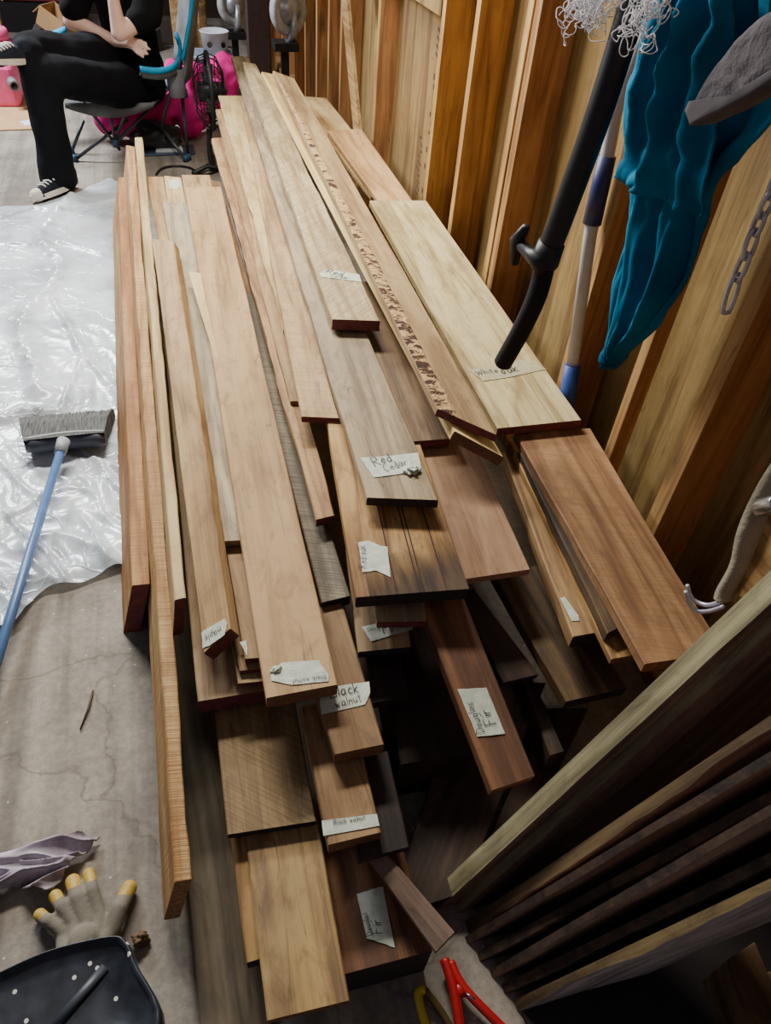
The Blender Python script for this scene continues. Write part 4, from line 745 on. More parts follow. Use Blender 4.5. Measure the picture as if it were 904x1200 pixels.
def folds(x, y):
    p = V((x, y, 0)); wv = V((x + .12 * noise.noise(p * 3), y + .12 * noise.noise(p * 3 + V((9, 0, 0))), 0))
    r = 1 - abs(noise.noise(V((wv.x * 5, wv.y * 5, 1))))
    r2 = 1 - abs(noise.noise(V((wv.x * 13, wv.y * 13, 4))))
    r3 = 1 - abs(noise.noise(V((wv.x * 9 + wv.y * 4, wv.y * 2.2, 8))))
    busy = max(.12, min(1, (2.3 - y) / .5)) if y < 2.3 else .12 + .3 * max(0, noise.noise(V((x * 2, y * 2, 5))))
    h = .003 + (.016 * r ** 12 + .006 * r2 ** 8 + .016 * r3 ** 14) * busy
    for pl, wd, ht in CREASE:
        if pl[0] - .1 < y < pl[1] + .1:
            d_ = min(seg_d(x, y, a_, b_) for a_, b_ in zip(pl[2][:-1], pl[2][1:])) + .008 * noise.noise(V((x * 16, y * 16, 0)))
            h += ht * math.exp(-(d_ / wd) ** 2) * (1 + .5 * noise.noise(V((x * 30, y * 30, 3))))
    return h
for j in range(ny + 1):
    for i in range(nx + 1):
        x = x0 + (x1 - x0) * i / nx; y = y0 + (y1 - y0) * j / ny
        jx = x + .03 * noise.noise(V((x * 6, y * 6, 2))); jy = y + .05 * noise.noise(V((x * 7, y * 7, 5)))
        if in_poly(jx, jy, PS):
            h = folds(x, y)
            if y < 1.75: h += .016 * max(0, 1 - abs(y - 1.5 - .25 * (x + .5)) / .22) * (1 + noise.noise(V((x * 5, y * 14, 0))))
            if 2.15 < y < 2.6 and x < -.35: h += .018 * max(0, 1 - abs(y - 2.38) / .12)
            idx[(i, j)] = len(vs); vs.append((x, y, h))
for j in range(ny):
    for i in range(nx):
        k = [(i, j), (i + 1, j), (i + 1, j + 1), (i, j + 1)]
        if all(a in idx for a in k): fs.append(tuple(idx[a] for a in k))
ec = {}
for f in fs:
    for a_, b_ in zip(f, f[1:] + f[:1]): ec[frozenset((a_, b_))] = ec.get(frozenset((a_, b_)), 0) + 1
adj = {}
for e_, c_ in ec.items():
    if c_ == 1:
        a_, b_ = tuple(e_); adj.setdefault(a_, []).append(b_); adj.setdefault(b_, []).append(a_)
for it in range(10):
    nv = {k_: tuple(.5 * vs[k_][d_] + .5 * sum(vs[n_][d_] for n_ in nb) / len(nb) for d_ in range(3)) for k_, nb in adj.items()}
    for k_, v_ in nv.items(): vs[k_] = v_
dc = link('plastic_drop_cloth', mesh('plastic_drop_cloth', vs, fs), plastic())
tag(dc, 'crinkled clear plastic drop cloth spread on the concrete left of the pile', 'drop cloth')
# ------------------------------------------------------------------ broom
BLUE = plain('blue_handle', S(78,112,164), .35, var=.08)
t = thing('push_broom', 'push broom with a blue handle lying on the plastic drop cloth', 'broom', (-.41, 1.96, 0))
hd = W['broom_head']; a, b = V(hd[0]), V(hd[1])
mb = MB(); pts = []
for i in range(13):
    s = i / 12; p = a.lerp(b, s); pts.append(p + V((0, .012 * math.sin(s * math.pi) , .0)))
mb.tube(pts, [.012] + [.021] * 11 + [.012], 10, flat=1.3)
mb.build('brush_block', plain('dark_slate_block', S(62,64,78), .5), t, smooth=True)
mb = MB(); top = [p + V((0, .008, .026)) for p in pts]; mb.tube(top, .006, 6); mb.build('block_rim', plain('grey_rim', S(150,156,160), .5), t, smooth=True)
def bristle_mat():
    tt = NT('grey_bristles'); co = tt.N('ShaderNodeTexCoord').outputs['Object']
    n = tt.N('ShaderNodeTexNoise', {'Vector': tt.N('ShaderNodeMapping', {'Vector': co, 'Scale': (400, 20, 20)}).outputs[0], 'Scale': 1.0, 'Detail': 3.0}).outputs[0]
    return tt.out(tt.ramp(n, [(.3, S(46,48,50)), (.7, S(112,114,112))]), .85, n, 1.0, .004)
vs = []; fs = []; NB = 120
far_a, far_b = V(hd[2]), V(hd[3])
for i in range(NB + 1):
    s = i / NB; n0 = a.lerp(b, s); f0 = far_a.lerp(far_b, s); r = random.uniform(-.008, .008)
    dirn = (f0 - n0)
    for k, (u, z) in enumerate([(0, .03), (.5, .055), (.9, .05), (1.0, .035), (1.0, .006), (.4, .004), (0, -.015)]):
        p = n0 + dirn * (u + (r * 4 if u > .8 else 0)); vs.append((p.x, p.y, max(.006, (n0.z * (1 - u)) + z)))
for i in range(NB):
    for k in range(6): fs.append((i * 7 + k, i * 7 + k + 1, (i + 1) * 7 + k + 1, (i + 1) * 7 + k))
fs += [tuple(range(7)), tuple(NB * 7 + k for k in range(6, -1, -1))]
me = mesh('bristles', [V(v) - V(t.location) for v in vs], fs, False); o = link('bristles', me, bristle_mat(), t)
ha, hb = V(W['broom_handle'][0]), V(W['broom_handle'][1])
mb = MB(); mb.tube([ha, ha.lerp(hb, .5), hb], .0125, 14); mb.build('handle', BLUE, t, smooth=True)
hdv = (hb - ha).normalized(); mb = MB(); mb.tube([ha - hdv * .02, ha + hdv * .035], [.02, .017], 14); mb.build('socket', plain('pale_socket', S(150,158,164), .5), t, smooth=True)
# ------------------------------------------------------------------ rag
P = [(p[0], p[1]) for p in W['rag']]
vs = []; fs = []; idx = {}
xs = [p[0] for p in P]; ys = [p[1] for p in P]; N1 = 110
for j in range(N1 + 1):
    for i in range(N1 + 1):
        x = min(xs) + (max(xs) - min(xs)) * i / N1; y = min(ys) + (max(ys) - min(ys)) * j / N1
        if in_poly(x + .008 * noise.noise(V((x * 30, y * 30, 0))), y + .008 * noise.noise(V((x * 30, y * 30, 7))), P):
            u = V((x * 6, y * 20, 0)); wv = u + V((noise.noise(u), noise.noise(u + V((4, 4, 4))), 0)) * .7
            h = .012 + .03 * abs(noise.noise(wv)) + .02 * (1 - abs(noise.noise(wv * 1.7 + V((3, 0, 0))))) ** 4
            idx[(i, j)] = len(vs); vs.append((x, y, h))
for j in range(N1):
    for i in range(N1):
        k = [(i, j), (i + 1, j), (i + 1, j + 1), (i, j + 1)]
        if all(a in idx for a in k): fs.append(tuple(idx[a] for a in k))
def cloth_mat(name, c1, c2, scale=300, bump=.3, rough=.9, big=8):
    tt = NT(name); co = tt.N('ShaderNodeTexCoord').outputs['Object']
    n = tt.N('ShaderNodeTexNoise', {'Vector': co, 'Scale': float(scale), 'Detail': 3.0}).outputs[0]
    g = tt.N('ShaderNodeTexNoise', {'Vector': co, 'Scale': float(big), 'Detail': 4.0}).outputs[0]
    tt.b.inputs['Specular IOR Level'].default_value = .15
    return tt.out(tt.mix(tt.math('MULTIPLY', n, .25), tt.ramp(g, [(.35, c1), (.65, c2)]), c1), rough, n, bump, .002)
rg = link('cleaning_rag', mesh('cleaning_rag', vs, fs), cloth_mat('dusty_lilac_cloth', S(92,78,76), S(204,196,210), 300, .3, .9, 13))
so = rg.modifiers.new('thickness', 'SOLIDIFY'); so.thickness = .004
tag(rg, 'crumpled dusty lilac rag on the concrete above the work glove', 'rag')
# ------------------------------------------------------------------ glove
g = W['glove']; GREY = cloth_mat('grey_knit_glove', S(104,100,90), S(146,140,126), 500, .5)
YEL = plain('yellow_rubber', S(190,158,66), .55, var=.15, scale=60)
tips = [V(g[0]), V(g[1]), V(g[2]), V(g[3])]; roots = [V(g[6]), V(g[7]), V(g[8]), V(g[9])]
wr0 = V(g[5]); wr0.z = .022
caps = []
for k in range(4):
    tp = tips[k].copy(); tp.z = .018; r = [.0115, .0125, .0145, .012][k]; rt = roots[k].copy(); rt.z = .024; mid = rt.lerp(tp, .55); mid.z = .032
    caps += [(rt, r * 1.15, mid, r * 1.08), (mid, r * 1.08, tp, r * .95)]
th = V(g[4]); th.z = .018; tr = V(g[10]); tr.z = .022; tm = tr.lerp(th, .5); tm.z = .03
caps += [(tr, .0175, tm, .016), (tm, .016, th, .0145), (wr0 + V((.02, -.02, 0)), .022, tr, .016)]
for k in range(4): caps.append((wr0 + V((-.03 + .018 * k, -.03, 0)), .02, roots[k] * 1.0 + V((0, 0, -.01)), .013))
caps.append((wr0 + V((-.01, -.09, 0)), .028, wr0, .03))
for i, c in enumerate(caps):
    caps[i] = (V((c[0].x, c[0].y, max(c[0].z, c[1] * .9 + .002))), c[1], V((c[2].x, c[2].y, max(c[2].z, c[3] * .9 + .002))), c[3])
gl = blob('work_glove', caps, GREY, None, .0035, 3)
tag(gl, 'grey work glove with yellow fingertips lying palm up on the concrete by the black tray', 'glove')
for k in range(4):
    c = caps[2 * k + 1]; a = V(c[0]).lerp(V(c[2]), .1); b_ = V(c[2])
    o = blob('yellow_fingertip', [(a + V((0, 0, .001)), c[1] * .8, b_ + V((0, .002, .001)), c[3] * 1.12)], YEL, None, .003, 2); child_world(o, gl)
c = caps[9]; o = blob('yellow_fingertip', [(V(c[0]).lerp(V(c[2]), .05), .0138, V(c[2]) + V((0, .002, .001)), .0158)], YEL, None, .003, 2); child_world(o, gl)
# ------------------------------------------------------------------ dustpan
D = [V(p) for p in W['dustpan']]
def speck_mat():
    tt = NT('speckled_black_plastic'); co = tt.N('ShaderNodeTexCoord').outputs['Object']
    n = tt.N('ShaderNodeTexNoise', {'Vector': co, 'Scale': 25.0, 'Detail': 6.0}).outputs[0]
    col = tt.ramp(n, [(.35, S(26,30,38)), (.7, S(50,56,66))])
    sp = tt.N('ShaderNodeTexVoronoi', {'Vector': co, 'Scale': 30.0}, voronoi_dimensions='2D')
    k = tt.math('MULTIPLY', tt.math('GREATER_THAN', tt.N('ShaderNodeSeparateColor', {0: sp.outputs['Color']}).outputs[0], .62), tt.math('LESS_THAN', sp.outputs['Distance'], .11))
    col = tt.mix(k, col, S(214,212,200))
    return tt.out(col, .42, n, .15)
BP = speck_mat()
ring = spline(D + [D[0]], 6)[:-1]; ctr = sum(ring, V()) / len(ring)
n_ = len(ring); vs = []; fs = []
def ins(p, k, z): q_ = ctr.lerp(p, 1 - k); return V((q_.x, q_.y, z))
levels = [(0.02, .004), (0.0, .03), (0.0, .066), (.02, .072), (.05, .072), (.075, .062), (.5, .058), (.98, .058)]
for k, z in levels: vs += [ins(p, k, z) for p in ring]
for l in range(len(levels) - 1):
    for i in range(n_): fs.append((l * n_ + i, l * n_ + (i + 1) % n_, (l + 1) * n_ + (i + 1) % n_, (l + 1) * n_ + i))
fs.append(tuple((len(levels) - 1) * n_ + i for i in range(n_)))
t = thing('plastic_tray', 'speckled black plastic tray with a raised rib, overlapping the grey work glove', 'tray', (ctr.x, ctr.y, 0))
mb = MB(); mb.add(vs, fs); mb.build('tray_body', BP, t, smooth=True)
a, b = V(W['dustrib'][0]), V(W['dustrib'][1]); a.z = b.z = .061
mb = MB(); mb.tube([a, a.lerp(b, .5), b], .0085, 10, flat=.7); mb.build('rib', plain('worn_black_plastic', S(64,70,80), .45), t, smooth=True)
# twig, bark crumb
a, b = V(W['twig'][0]), V(W['twig'][1]); mb = MB(); mb.tube([a, a.lerp(b, .5) + V((.004, 0, .002)), b], [.0025, .003, .0018], 6)
tag(mb.build('twig', WM['bark'], origin=a, smooth=True), 'thin brown twig lying alone on the bare concrete', 'twig')
c = V(W['bark_chip'][0]); o = lump('bark_chunk', (c.x, c.y, .014), .016, .012, .013, WM['bark'], 3, .5, zmin=.001); tag(o, 'dark brown chunk of bark on the concrete beside the black tray corner', 'bark')
# ------------------------------------------------------------------ clamps
RED = plain('red_clamp_plastic', S(190,30,34), .4, var=.08); YP = plain('yellow_handle_plastic', S(214,196,32), .4, var=.08)
K = [V(p) for p in W['clamp']]

t = thing('spring_clamp', 'red plastic spring clamp resting at the very bottom beside the chunky beam', 'clamp', (K[0].x, K[0].y, 0))
mb = MB(); mb.tube(spline([K[0], K[1], K[2]], 6), .0095, 10); mb.build('handle', RED, t, smooth=True)
mb = MB(); mb.tube(spline([K[5], K[4], K[3]], 6), .0085, 10); mb.build('handle', RED, t, smooth=True)
mb = MB(); mb.tube([K[1].lerp(K[4], -.1), K[1].lerp(K[4], 1.05)], .012, 12, flat=.6); mb.build('jaw_web', RED, t, smooth=True)
mb = MB(); mb.tube([K[6] + V((0, 0, .008)), K[7] + V((0, 0, .008))], .0022, 8); mb.build('spring_bar', plain('bright_steel', S(196,198,210), .25, 1.0), t, smooth=True)
Y_ = [V(p) for p in W['yellow']]
t2 = thing('yellow_clamp', 'yellow handled clamp loop poking up left of the red clamp', 'clamp', (Y_[0].x, Y_[0].y, 0))
mb = MB(); mb.tube(spline([Y_[1], Y_[0], Y_[5], Y_[4]], 6), .008, 10); mb.build('grip', YP, t2, smooth=True)
mb = MB(); mb.tube(spline([Y_[1], Y_[2], Y_[3]], 6), .007, 8); mb.build('inner_arm', plain('olive_brown_arm', S(92,74,34), .5), t2, smooth=True)
# ------------------------------------------------------------------ leaning slabs
feet = [V(p) for p in W['slab_feet']]; tops = [V(p) for p in W['slab_tops']]
SL = [('slab with a bright sawn edge, uppermost of the leaning slabs', .034, .030, 0, 'slabdark', .002),
      ('slab with a wavy bark edge leaning just below the bright edged pair', .020, .17, 1, 'slabdark', .010),
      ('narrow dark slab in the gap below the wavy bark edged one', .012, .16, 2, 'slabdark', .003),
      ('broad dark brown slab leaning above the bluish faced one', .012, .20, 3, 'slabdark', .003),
      ('lowest leaning slab with a bluish face and wavy pale edge', .016, .24, 4, 'slabpurple', .007)]
def slab(F, Tp, w1, w2, label, face, wob, off=V((0, 0, 0)), edge='slabedge'):
    d = (Tp - F); Ls = d.length; dn = d.normalized()
    e1 = V((0, -1, 0)); e1 = (e1 - dn * e1.dot(dn)).normalized(); e2 = dn.cross(e1); e2 = e2 if e2.x > 0 else -e2
    L2 = (.985 - F.x - e2.x * w2 - off.x) / dn.x
    floor_s = lambda u, v: max(0.0, -((e1 * u + e2 * v + off).z + F.z) / dn.z)
    vs = []; fs = []; SEG = 60
    for i in range(SEG + 1):
        s = i / SEG * L2
        k = noise.noise(V((s * 5, off.length * 50 + w2 * 90, 0))) * wob + noise.noise(V((s * 16, w2 * 70, 3))) * wob * .4
        k2 = noise.noise(V((s * 6, w2 * 40, 9))) * wob * .5
        for (u, v) in ((0, 0), (w1 * .5, 0), (w1 + k, 0), (w1 + k + .001, .004), (w1 + k2 * .3, w2 * .5), (w1, w2 + k2), (0, w2)):
            s0 = floor_s(u, v)
            vs.append(F + off + dn * (s0 + (L2 - s0) * i / SEG) + e1 * u + e2 * v)
    n = 7; mi = []
    for i in range(SEG):
        for k in range(n):
            fs.append((i * n + k, i * n + (k + 1) % n, (i + 1) * n + (k + 1) % n, (i + 1) * n + k)); mi.append(0 if k < 2 else 1)
    fs += [tuple(range(n - 1, -1, -1)), tuple(SEG * n + k for k in range(n))]; mi += [1, 1]
    R = Matrix((e1, e2, dn)).transposed(); Ri = R.transposed()
    vs = [Ri @ (v - F) for v in vs]
    me = bpy.data.meshes.new('leaning_slab'); me.from_pydata([tuple(v) for v in vs], [], fs)
    for p_, m in zip(me.polygons, mi): p_.material_index = m; p_.use_smooth = False
    bm = bmesh.new(); bm.from_mesh(me); bmesh.ops.recalc_face_normals(bm, faces=bm.faces[:]); bm.to_mesh(me); bm.free()
    o = link('leaning_slab', me, [WM[edge], WM[face]])
    o.matrix_world = Matrix.Translation(F) @ R.to_4x4()
    tag(o, label, 'slab', 'slabs leaning in the lower right'); return e1, e2
for label, w1, w2, i, face, wob in SL:
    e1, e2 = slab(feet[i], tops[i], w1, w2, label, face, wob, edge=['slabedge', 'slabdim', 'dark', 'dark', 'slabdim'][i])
    if i == 0:
        slab(feet[i], tops[i], w1 + .016, .20, 'slab pressed flush under the bright edged one, thin light line between', face, .002, off=e2 * .031)
for (i, f, lab) in ((2, .5, 'added black slab filling the shadow gap between the narrow dark slab and broad brown one'), (3, .5, 'added black slab filling the shadow gap between the broad brown slab and bluish one')):
    slab(feet[i].lerp(feet[i + 1], f), tops[i].lerp(tops[i + 1], f) + V((.02, 0, -.06)), .014, .2, lab, 'dark', .003, edge='dark')  # near-black slabs added where the gaps hold only shadow
mb = MB(); mb.prism([V(p) for p in W['shade_ply']], (0, 0, .012)); tag(mb.build('shade_plywood', plain('shade_black_ply', S(40,34,34), .9), origin=W['shade_ply'][0]), 'added dark plywood sheet standing in for shadow on the floor under the bluish slab', 'plywood')  # near-black sheet added in place of shadow on the floor
# offcuts in the dark corner
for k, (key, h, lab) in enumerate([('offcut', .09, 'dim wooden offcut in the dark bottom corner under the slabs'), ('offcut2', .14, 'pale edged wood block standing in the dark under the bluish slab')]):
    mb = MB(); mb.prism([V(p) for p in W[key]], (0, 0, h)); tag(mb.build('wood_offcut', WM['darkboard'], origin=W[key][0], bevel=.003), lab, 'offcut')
# ------------------------------------------------------------------ hanging things on the right wall
BLK = plain('black_plastic', S(24,24,28), .45, var=.15); FOAM = plain('black_foam', S(20,20,22), .9, var=.2, scale=200, bump=.3)
wp = [V(p) for p in W['wand']]
t = thing('tool_pole', 'black tubular tool pole with a curved tip hanging down in front of the studs', 'pole', tuple(wp[0]))
mb = MB(); mb.tube(spline(wp[:5], 6), [.0255] * 25, 16); mb.build('shaft', BLK, t, smooth=True)
mb = MB(); sp = spline(wp[4:], 6); mb.tube(sp, [.0225] * (len(sp) - 2) + [.019, .01], 16); mb.build('curved_grip', FOAM, t, smooth=True)
dirw = (wp[4] - wp[3]).normalized()
mb = MB(); mb.tube([wp[4] - dirw * .03, wp[4] + dirw * .012, wp[4] + dirw * .03], [.029, .032, .025], 16); mb.build('collar', BLK, t, smooth=True)
bkt = [V(p) for p in W['bracket']]
mb = MB(); mb.tube([bkt[0], bkt[1], bkt[2]], [.02, .017, .014], 10); mb.tube([bkt[4], bkt[3], bkt[5]], [.009, .017, .01], 8); mb.tube([bkt[2], bkt[3]], .009, 8); mb.build('clamp_bracket', BLK, t, smooth=True)
# white & blue extension pole
pp = [V(p) for p in W['pole']]
dpl = (pp[5] - pp[3]).normalized(); foot = pp[5] + dpl * (pp[5].z / -dpl.z); foot = V((1.0, foot.y, .0))
t = thing('extension_pole', 'white pole with dark blue sleeves standing against the studs behind the white oak board', 'pole', tuple(foot))
WHT = plain('white_tube', S(196,196,200), .35, var=.04); NVY = plain('navy_sleeve', S(40,48,104), .45, var=.06); BCP = plain('blue_cap', S(44,74,150), .45, var=.06)
up = (pp[0] - pp[1]).normalized()
mb = MB(); mb.tube([pp[1] + up * .5, pp[1], pp[2], pp[3], pp[4]], .0165, 14); mb.build('tube', WHT, t, smooth=True)
mb = MB(); mb.tube([pp[2], pp[3]], [.021, .0235], 14); mb.build('sleeve', NVY, t, smooth=True)
mb = MB(); mb.tube([pp[4], pp[5], foot], [.0225, .0215, .02], 14); mb.build('end_cap', BCP, t, smooth=True)
# tangled string
STR = plain('white_string', S(226,226,230), .8, var=.04)
mb = MB(); sp = [V(p) for p in W['string']]
for k in range(110):
    c = random.choice(sp) + V((random.uniform(-.01, .01), random.uniform(-.03, .03), random.uniform(-.012, .03)))
    pts = [c]; dv = V((random.uniform(-1, 1), random.uniform(-1, 1), random.uniform(-1, 1))).normalized()
    for i in range(26):
        q_ = pts[-1]; dv = (dv + V((noise.noise(q_ * 60 + V((k, 0, 0))), noise.noise(q_ * 60 + V((0, k, 9))), noise.noise(q_ * 60 + V((5, 0, k))))) * 1.1 + (c - q_) * 9).normalized(); pts.append(q_ + dv * .005)
    mb.tube(spline(pts, 2), .0009, 5)
for k in range(6):
    c = sp[0].lerp(sp[3], random.random()); mb.tube(spline([c, c + V((0, .01, -.03)), c + V((.004, random.uniform(-.02, .03), -.045))], 4), .0013, 5)
tag(mb.build('string_tangle', STR, origin=sp[2], smooth=True), 'loose tangle of white string hanging around the top of the black pole', 'string')
# teal cloth
TEAL = cloth_mat('teal_fabric', S(6,82,114), S(18,122,158), 420, .35, .9, 6)
TEAL2 = TEAL
def sheet(Lp, Rp, nu, folds_, seed, bias):
    Ls = spline(Lp, 6); Rs = spline(Rp, 6); m = min(len(Ls), len(Rs)); vs = []
    for j in range(m):
        tj = j / (m - 1)
        for i in range(nu + 1):
            s = i / nu; p = V(Ls[j]).lerp(V(Rs[j]), s)
            ph = s * folds_ * math.pi * 2 + 1.6 * noise.noise(V((tj * 3, seed, s * 2))) + tj * 1.3
            amp = .022 * (1 - .35 * tj) * min(1, s * 6, (1 - s) * 6)
            k = amp * (math.sin(ph) + .45 * math.sin(ph * 2.1 + seed)) + .014 * noise.noise(V((s * 6, tj * 7, seed))) + .012 * noise.noise(V((s * 7, tj * 9, seed))) + .003 * noise.noise(V((s * 18, tj * 26, seed)))
            vs.append(p + V((-k - bias * math.sin(math.pi * s), k * .25, 0)))
    fs = [(j * (nu + 1) + i, j * (nu + 1) + i + 1, (j + 1) * (nu + 1) + i + 1, (j + 1) * (nu + 1) + i) for j in range(m - 1) for i in range(nu)]
    return vs, fs
vs, fs = sheet(W['clothL'], W['clothR'], 70, 3.2, 1.0, .01)
mb = MB(); mb.add(vs, fs); vs, fs = sheet(W['cloth2L'], W['cloth2R'], 60, 2.4, 4.0, .012); mb.add(vs, fs)
tc = mb.build('hanging_cloth', TEAL, smooth=True, origin=(.93, 1.3, 1.1), recalc=False)
so = tc.modifiers.new('thickness', 'SOLIDIFY'); so.thickness = .004
tag(tc, 'bunched teal blue cloth hanging on the stud wall, pointed at its bottom', 'cloth')
# grey towel
tw = [V(p) for p in W['towel']]; c = sum(tw, V()) / len(tw)
def thick_poly(poly, mat, name, x0_, x1_, parent=None, sub_=14, bulge=.012, fr=60, am=.003):
    poly = [V(p) for p in poly]; ring = []
    for i, p in enumerate(poly):
        nx = poly[(i + 1) % len(poly)]
        for k in range(6): ring.append(p.lerp(nx, k / 6))
    c_ = sum(poly, V()) / len(poly); n = len(ring); vs = []; fs = []
    lv = [(1.0, x1_), (1.01, (x0_ + x1_) / 2)] + [(1 - .97 * (k / sub_) ** 1.3, x0_ - bulge * math.sin(math.pi / 2 * k / sub_) ** .5) for k in range(sub_ + 1)]
    for f, dx in lv:
        for p in ring:
            q_ = c_.lerp(p, f); vs.append(V((q_.x + dx + am * noise.noise(q_ * fr), q_.y, q_.z)))
    for l in range(len(lv) - 1):
        for i in range(n): fs.append((l * n + i, l * n + (i + 1) % n, (l + 1) * n + (i + 1) % n, (l + 1) * n + i))
    fs.append(tuple((len(lv) - 1) * n + i for i in range(n)))
    mb = MB(); mb.add(vs, fs); return mb.build(name, mat, parent, smooth=True, origin=c_)
TERRY = cloth_mat('grey_terry', S(72,68,72), S(102,96,100), 150, 1.0)
t = thick_poly(tw, TERRY, 'grey_towel', -.012, .02)
tag(t, 'thick grey terry towel hanging in front of the teal cloth at the top right', 'towel')
hem = [tw[0], tw[9], tw[8], tw[7], tw[6]]; up_ = V((0, -.002, .012))
o = thick_poly([p + V((0, 0, -.002)) for p in hem] + [p + up_ for p in hem[::-1]], plain('flat_grey_hem', S(80,75,80), .95), 'hem_band', -.026, .0, None, 6, .004, 30, .001); child_world(o, t)
# chain
CH = [V(p) for p in W['chain']]; STEEL = plain('galvanised_steel', S(190,192,206), .4, .45)
CH = [V((.985, p.y, p.z)) for p in CH]; CH = [CH[0] + (CH[0] - CH[1]) * 2.4, CH[0] + (CH[0] - CH[1]) * 1.1] + CH
t = thing('steel_chain', 'short galvanised steel chain hanging on the stud beside the teal cloth', 'chain', tuple(CH[0]))
for k in range(len(CH) - 1):
    a, b = CH[k], CH[k + 1]; dd = (b - a); L = dd.length * 1.22; c = (a + b) / 2; dd.normalize()
    sd = V((1, 0, 0)) if k % 2 else dd.cross(V((1, 0, 0))).normalized(); sd = (sd - dd * sd.dot(dd)).normalized()
    pts = []
    for i in range(20):
        an = 2 * math.pi * i / 20; ex = math.copysign(min(1, abs(math.cos(an)) * 1.25), math.cos(an))
        pts.append(c + dd * ex * L / 2 * (1 if abs(ex) < 1 else 1) + sd * math.sin(an) * .0105)
    mb = MB(); mb.tube(pts, .0042, 8, closed=True); mb.build('link', STEEL, t, smooth=True)
# felt edged panel with bolt and double hook
FE = [V(p) for p in W['felt']]; FELT = cloth_mat('grey_felt', S(128,122,104), S(166,160,138), 140, .8)
t = thing('felt_edged_panel', 'tan panel with a grey felt edge, metal bolt and double hook at the right edge', 'panel', tuple(FE[-1]))
sp = spline(FE, 6); wdv = [V((.055, -.03, .012)) * (1 - i / len(sp) * .75) for i in range(len(sp))]
vs = []
for p, w2 in zip(sp, wdv): vs += [p + V((-.004,0,0)), p + w2 * .35 + V((-.012, -.004, 0)), p + w2 * .7 + V((-.008, -.004, 0)), p + w2]
fs = [(i * 4 + k, i * 4 + k + 1, (i + 1) * 4 + k + 1, (i + 1) * 4 + k) for i in range(len(sp) - 1) for k in range(3)]
mb = MB(); mb.add(vs, fs); o = mb.build('felt_cover', FELT, t, smooth=True); s = o.modifiers.new('thickness', 'SOLIDIFY'); s.thickness = .006
TN = [V(p) for p in W['tan']]
mb = MB(); mb.prism(TN, (.018, .012, 0)); mb.build('tan_board', WM['gold'], t, bevel=.002)
a, b = [V(p) for p in W['bolt']]; mb = MB(); mb.tube([a, b], .0155, 18); mb.build('bolt', plain('shiny_bolt', S(190,192,196), .25, .9), t, smooth=True, bevel=.002)
for key in ('hook', 'hook2'):
    mb = MB(); mb.tube(spline([V(p) for p in W[key]], 6), .0042, 12); mb.build('hook', STEEL, t, smooth=True)
mb = MB(); mb.box((.965, .565, .31), (.024, .024, .62)); mb.build('leg', WM['gold'], t, bevel=.002)
# ------------------------------------------------------------------ seated person and camp chair
SKIN = plain('skin', S(222,184,166), .55, var=.05, scale=12)
PANTS = cloth_mat('black_trouser_cloth', S(8,9,13), S(16,18,24), 300, .3, .9, 6)
SHIRT = cloth_mat('black_shirt_cloth', S(8,8,11), S(16,17,20), 300, .3, .9, 6)
P3 = lambda k: [V(p) for p in W[k]]
hips, knees, ank, toes, heel, torso = P3('hips'), P3('knees'), P3('ankles'), P3('toes'), P3('heel'), P3('torso')
a1, a2, fg = P3('arm1'), P3('arm2'), P3('fingers1')
heel[0] = V((heel[0].x, heel[0].y, .04)); toes[0] = V((toes[0].x, toes[0].y, .03))
pel = (hips[0] + hips[1]) / 2
chest = V((-.10, 4.97, .83)); neck = V((-.13, 4.95, 1.0)); head = V((-.18, 4.92, 1.13))
caps = [(pel, .12, V((-.07, 4.96, .6)), .115), (V((-.07, 4.96, .6)), .115, chest, .13), (chest, .12, neck, .05), (neck, .05, head, .05),
        (head, .085, head + V((-.01, 0, .05)), .085), (head + V((-.055, -.02, -.035)), .05, head + V((-.03, 0, .02)), .06),
        (head + V((-.1, -.04, .0)), .012, head + V((-.08, -.03, .03)), .012), (head + V((.0, -.09, .0)), .016, head + V((0, -.09, .02)), .018), (head + V((.0, .09, .0)), .016, head + V((0, .09, .02)), .018),
        (chest + V((.0, -.12, .08)), .06, a2[0], .06), (chest + V((-.05, .1, .08)), .06, a1[0], .06),
        (hips[0], .085, knees[0], .06), (knees[0], .055, ank[0], .04), (hips[1], .085, knees[1], .06), (knees[1], .055, ank[1], .04),
        (ank[0], .036, heel[0] + V((0, 0, .01)), .03), (heel[0], .028, toes[0], .024), (ank[1], .034, toes[1], .026),
        (a1[0], .055, a1[1], .044), (a1[1], .044, a1[3], .03), (a1[3], .03, a1[4], .027), (a1[4] + V((0, 0, .012)), .018, a1[4] + V((0, 0, -.012)), .018),
        (a2[0], .055, a2[1], .048), (a2[1], .046, a2[2], .043), (a2[2], .043, a2[3], .03), (a2[3], .03, a2[4], .027), (a2[4], .03, a2[4] + V((-.02, .03, .06)), .026)]
for k in range(4): caps.append((a1[4] + V((0, 0, .018 - .012 * k)), .0095, fg[2 * k].lerp(fg[2 * k + 1], .5), .009)); caps.append((fg[2 * k].lerp(fg[2 * k + 1], .5), .009, fg[2 * k + 1], .008))
caps.append((a1[4] + V((-.02, 0, .02)), .011, a1[4] + V((.02, -.01, .04)), .0085))
for k in range(4): caps.append((a2[4] + V((-.02 + .012 * k, .03, .06)), .009, a2[4] + V((-.045 + .012 * k, .05, .10)), .008))
pr_ = thing('person', 'person in black trousers and black shirt sitting cross-legged in the camp chair', 'person', (pel.x, pel.y, 0))
blob('body', caps, SKIN, pr_, .008, 4)
hem = ank[0].lerp(heel[0], .1)
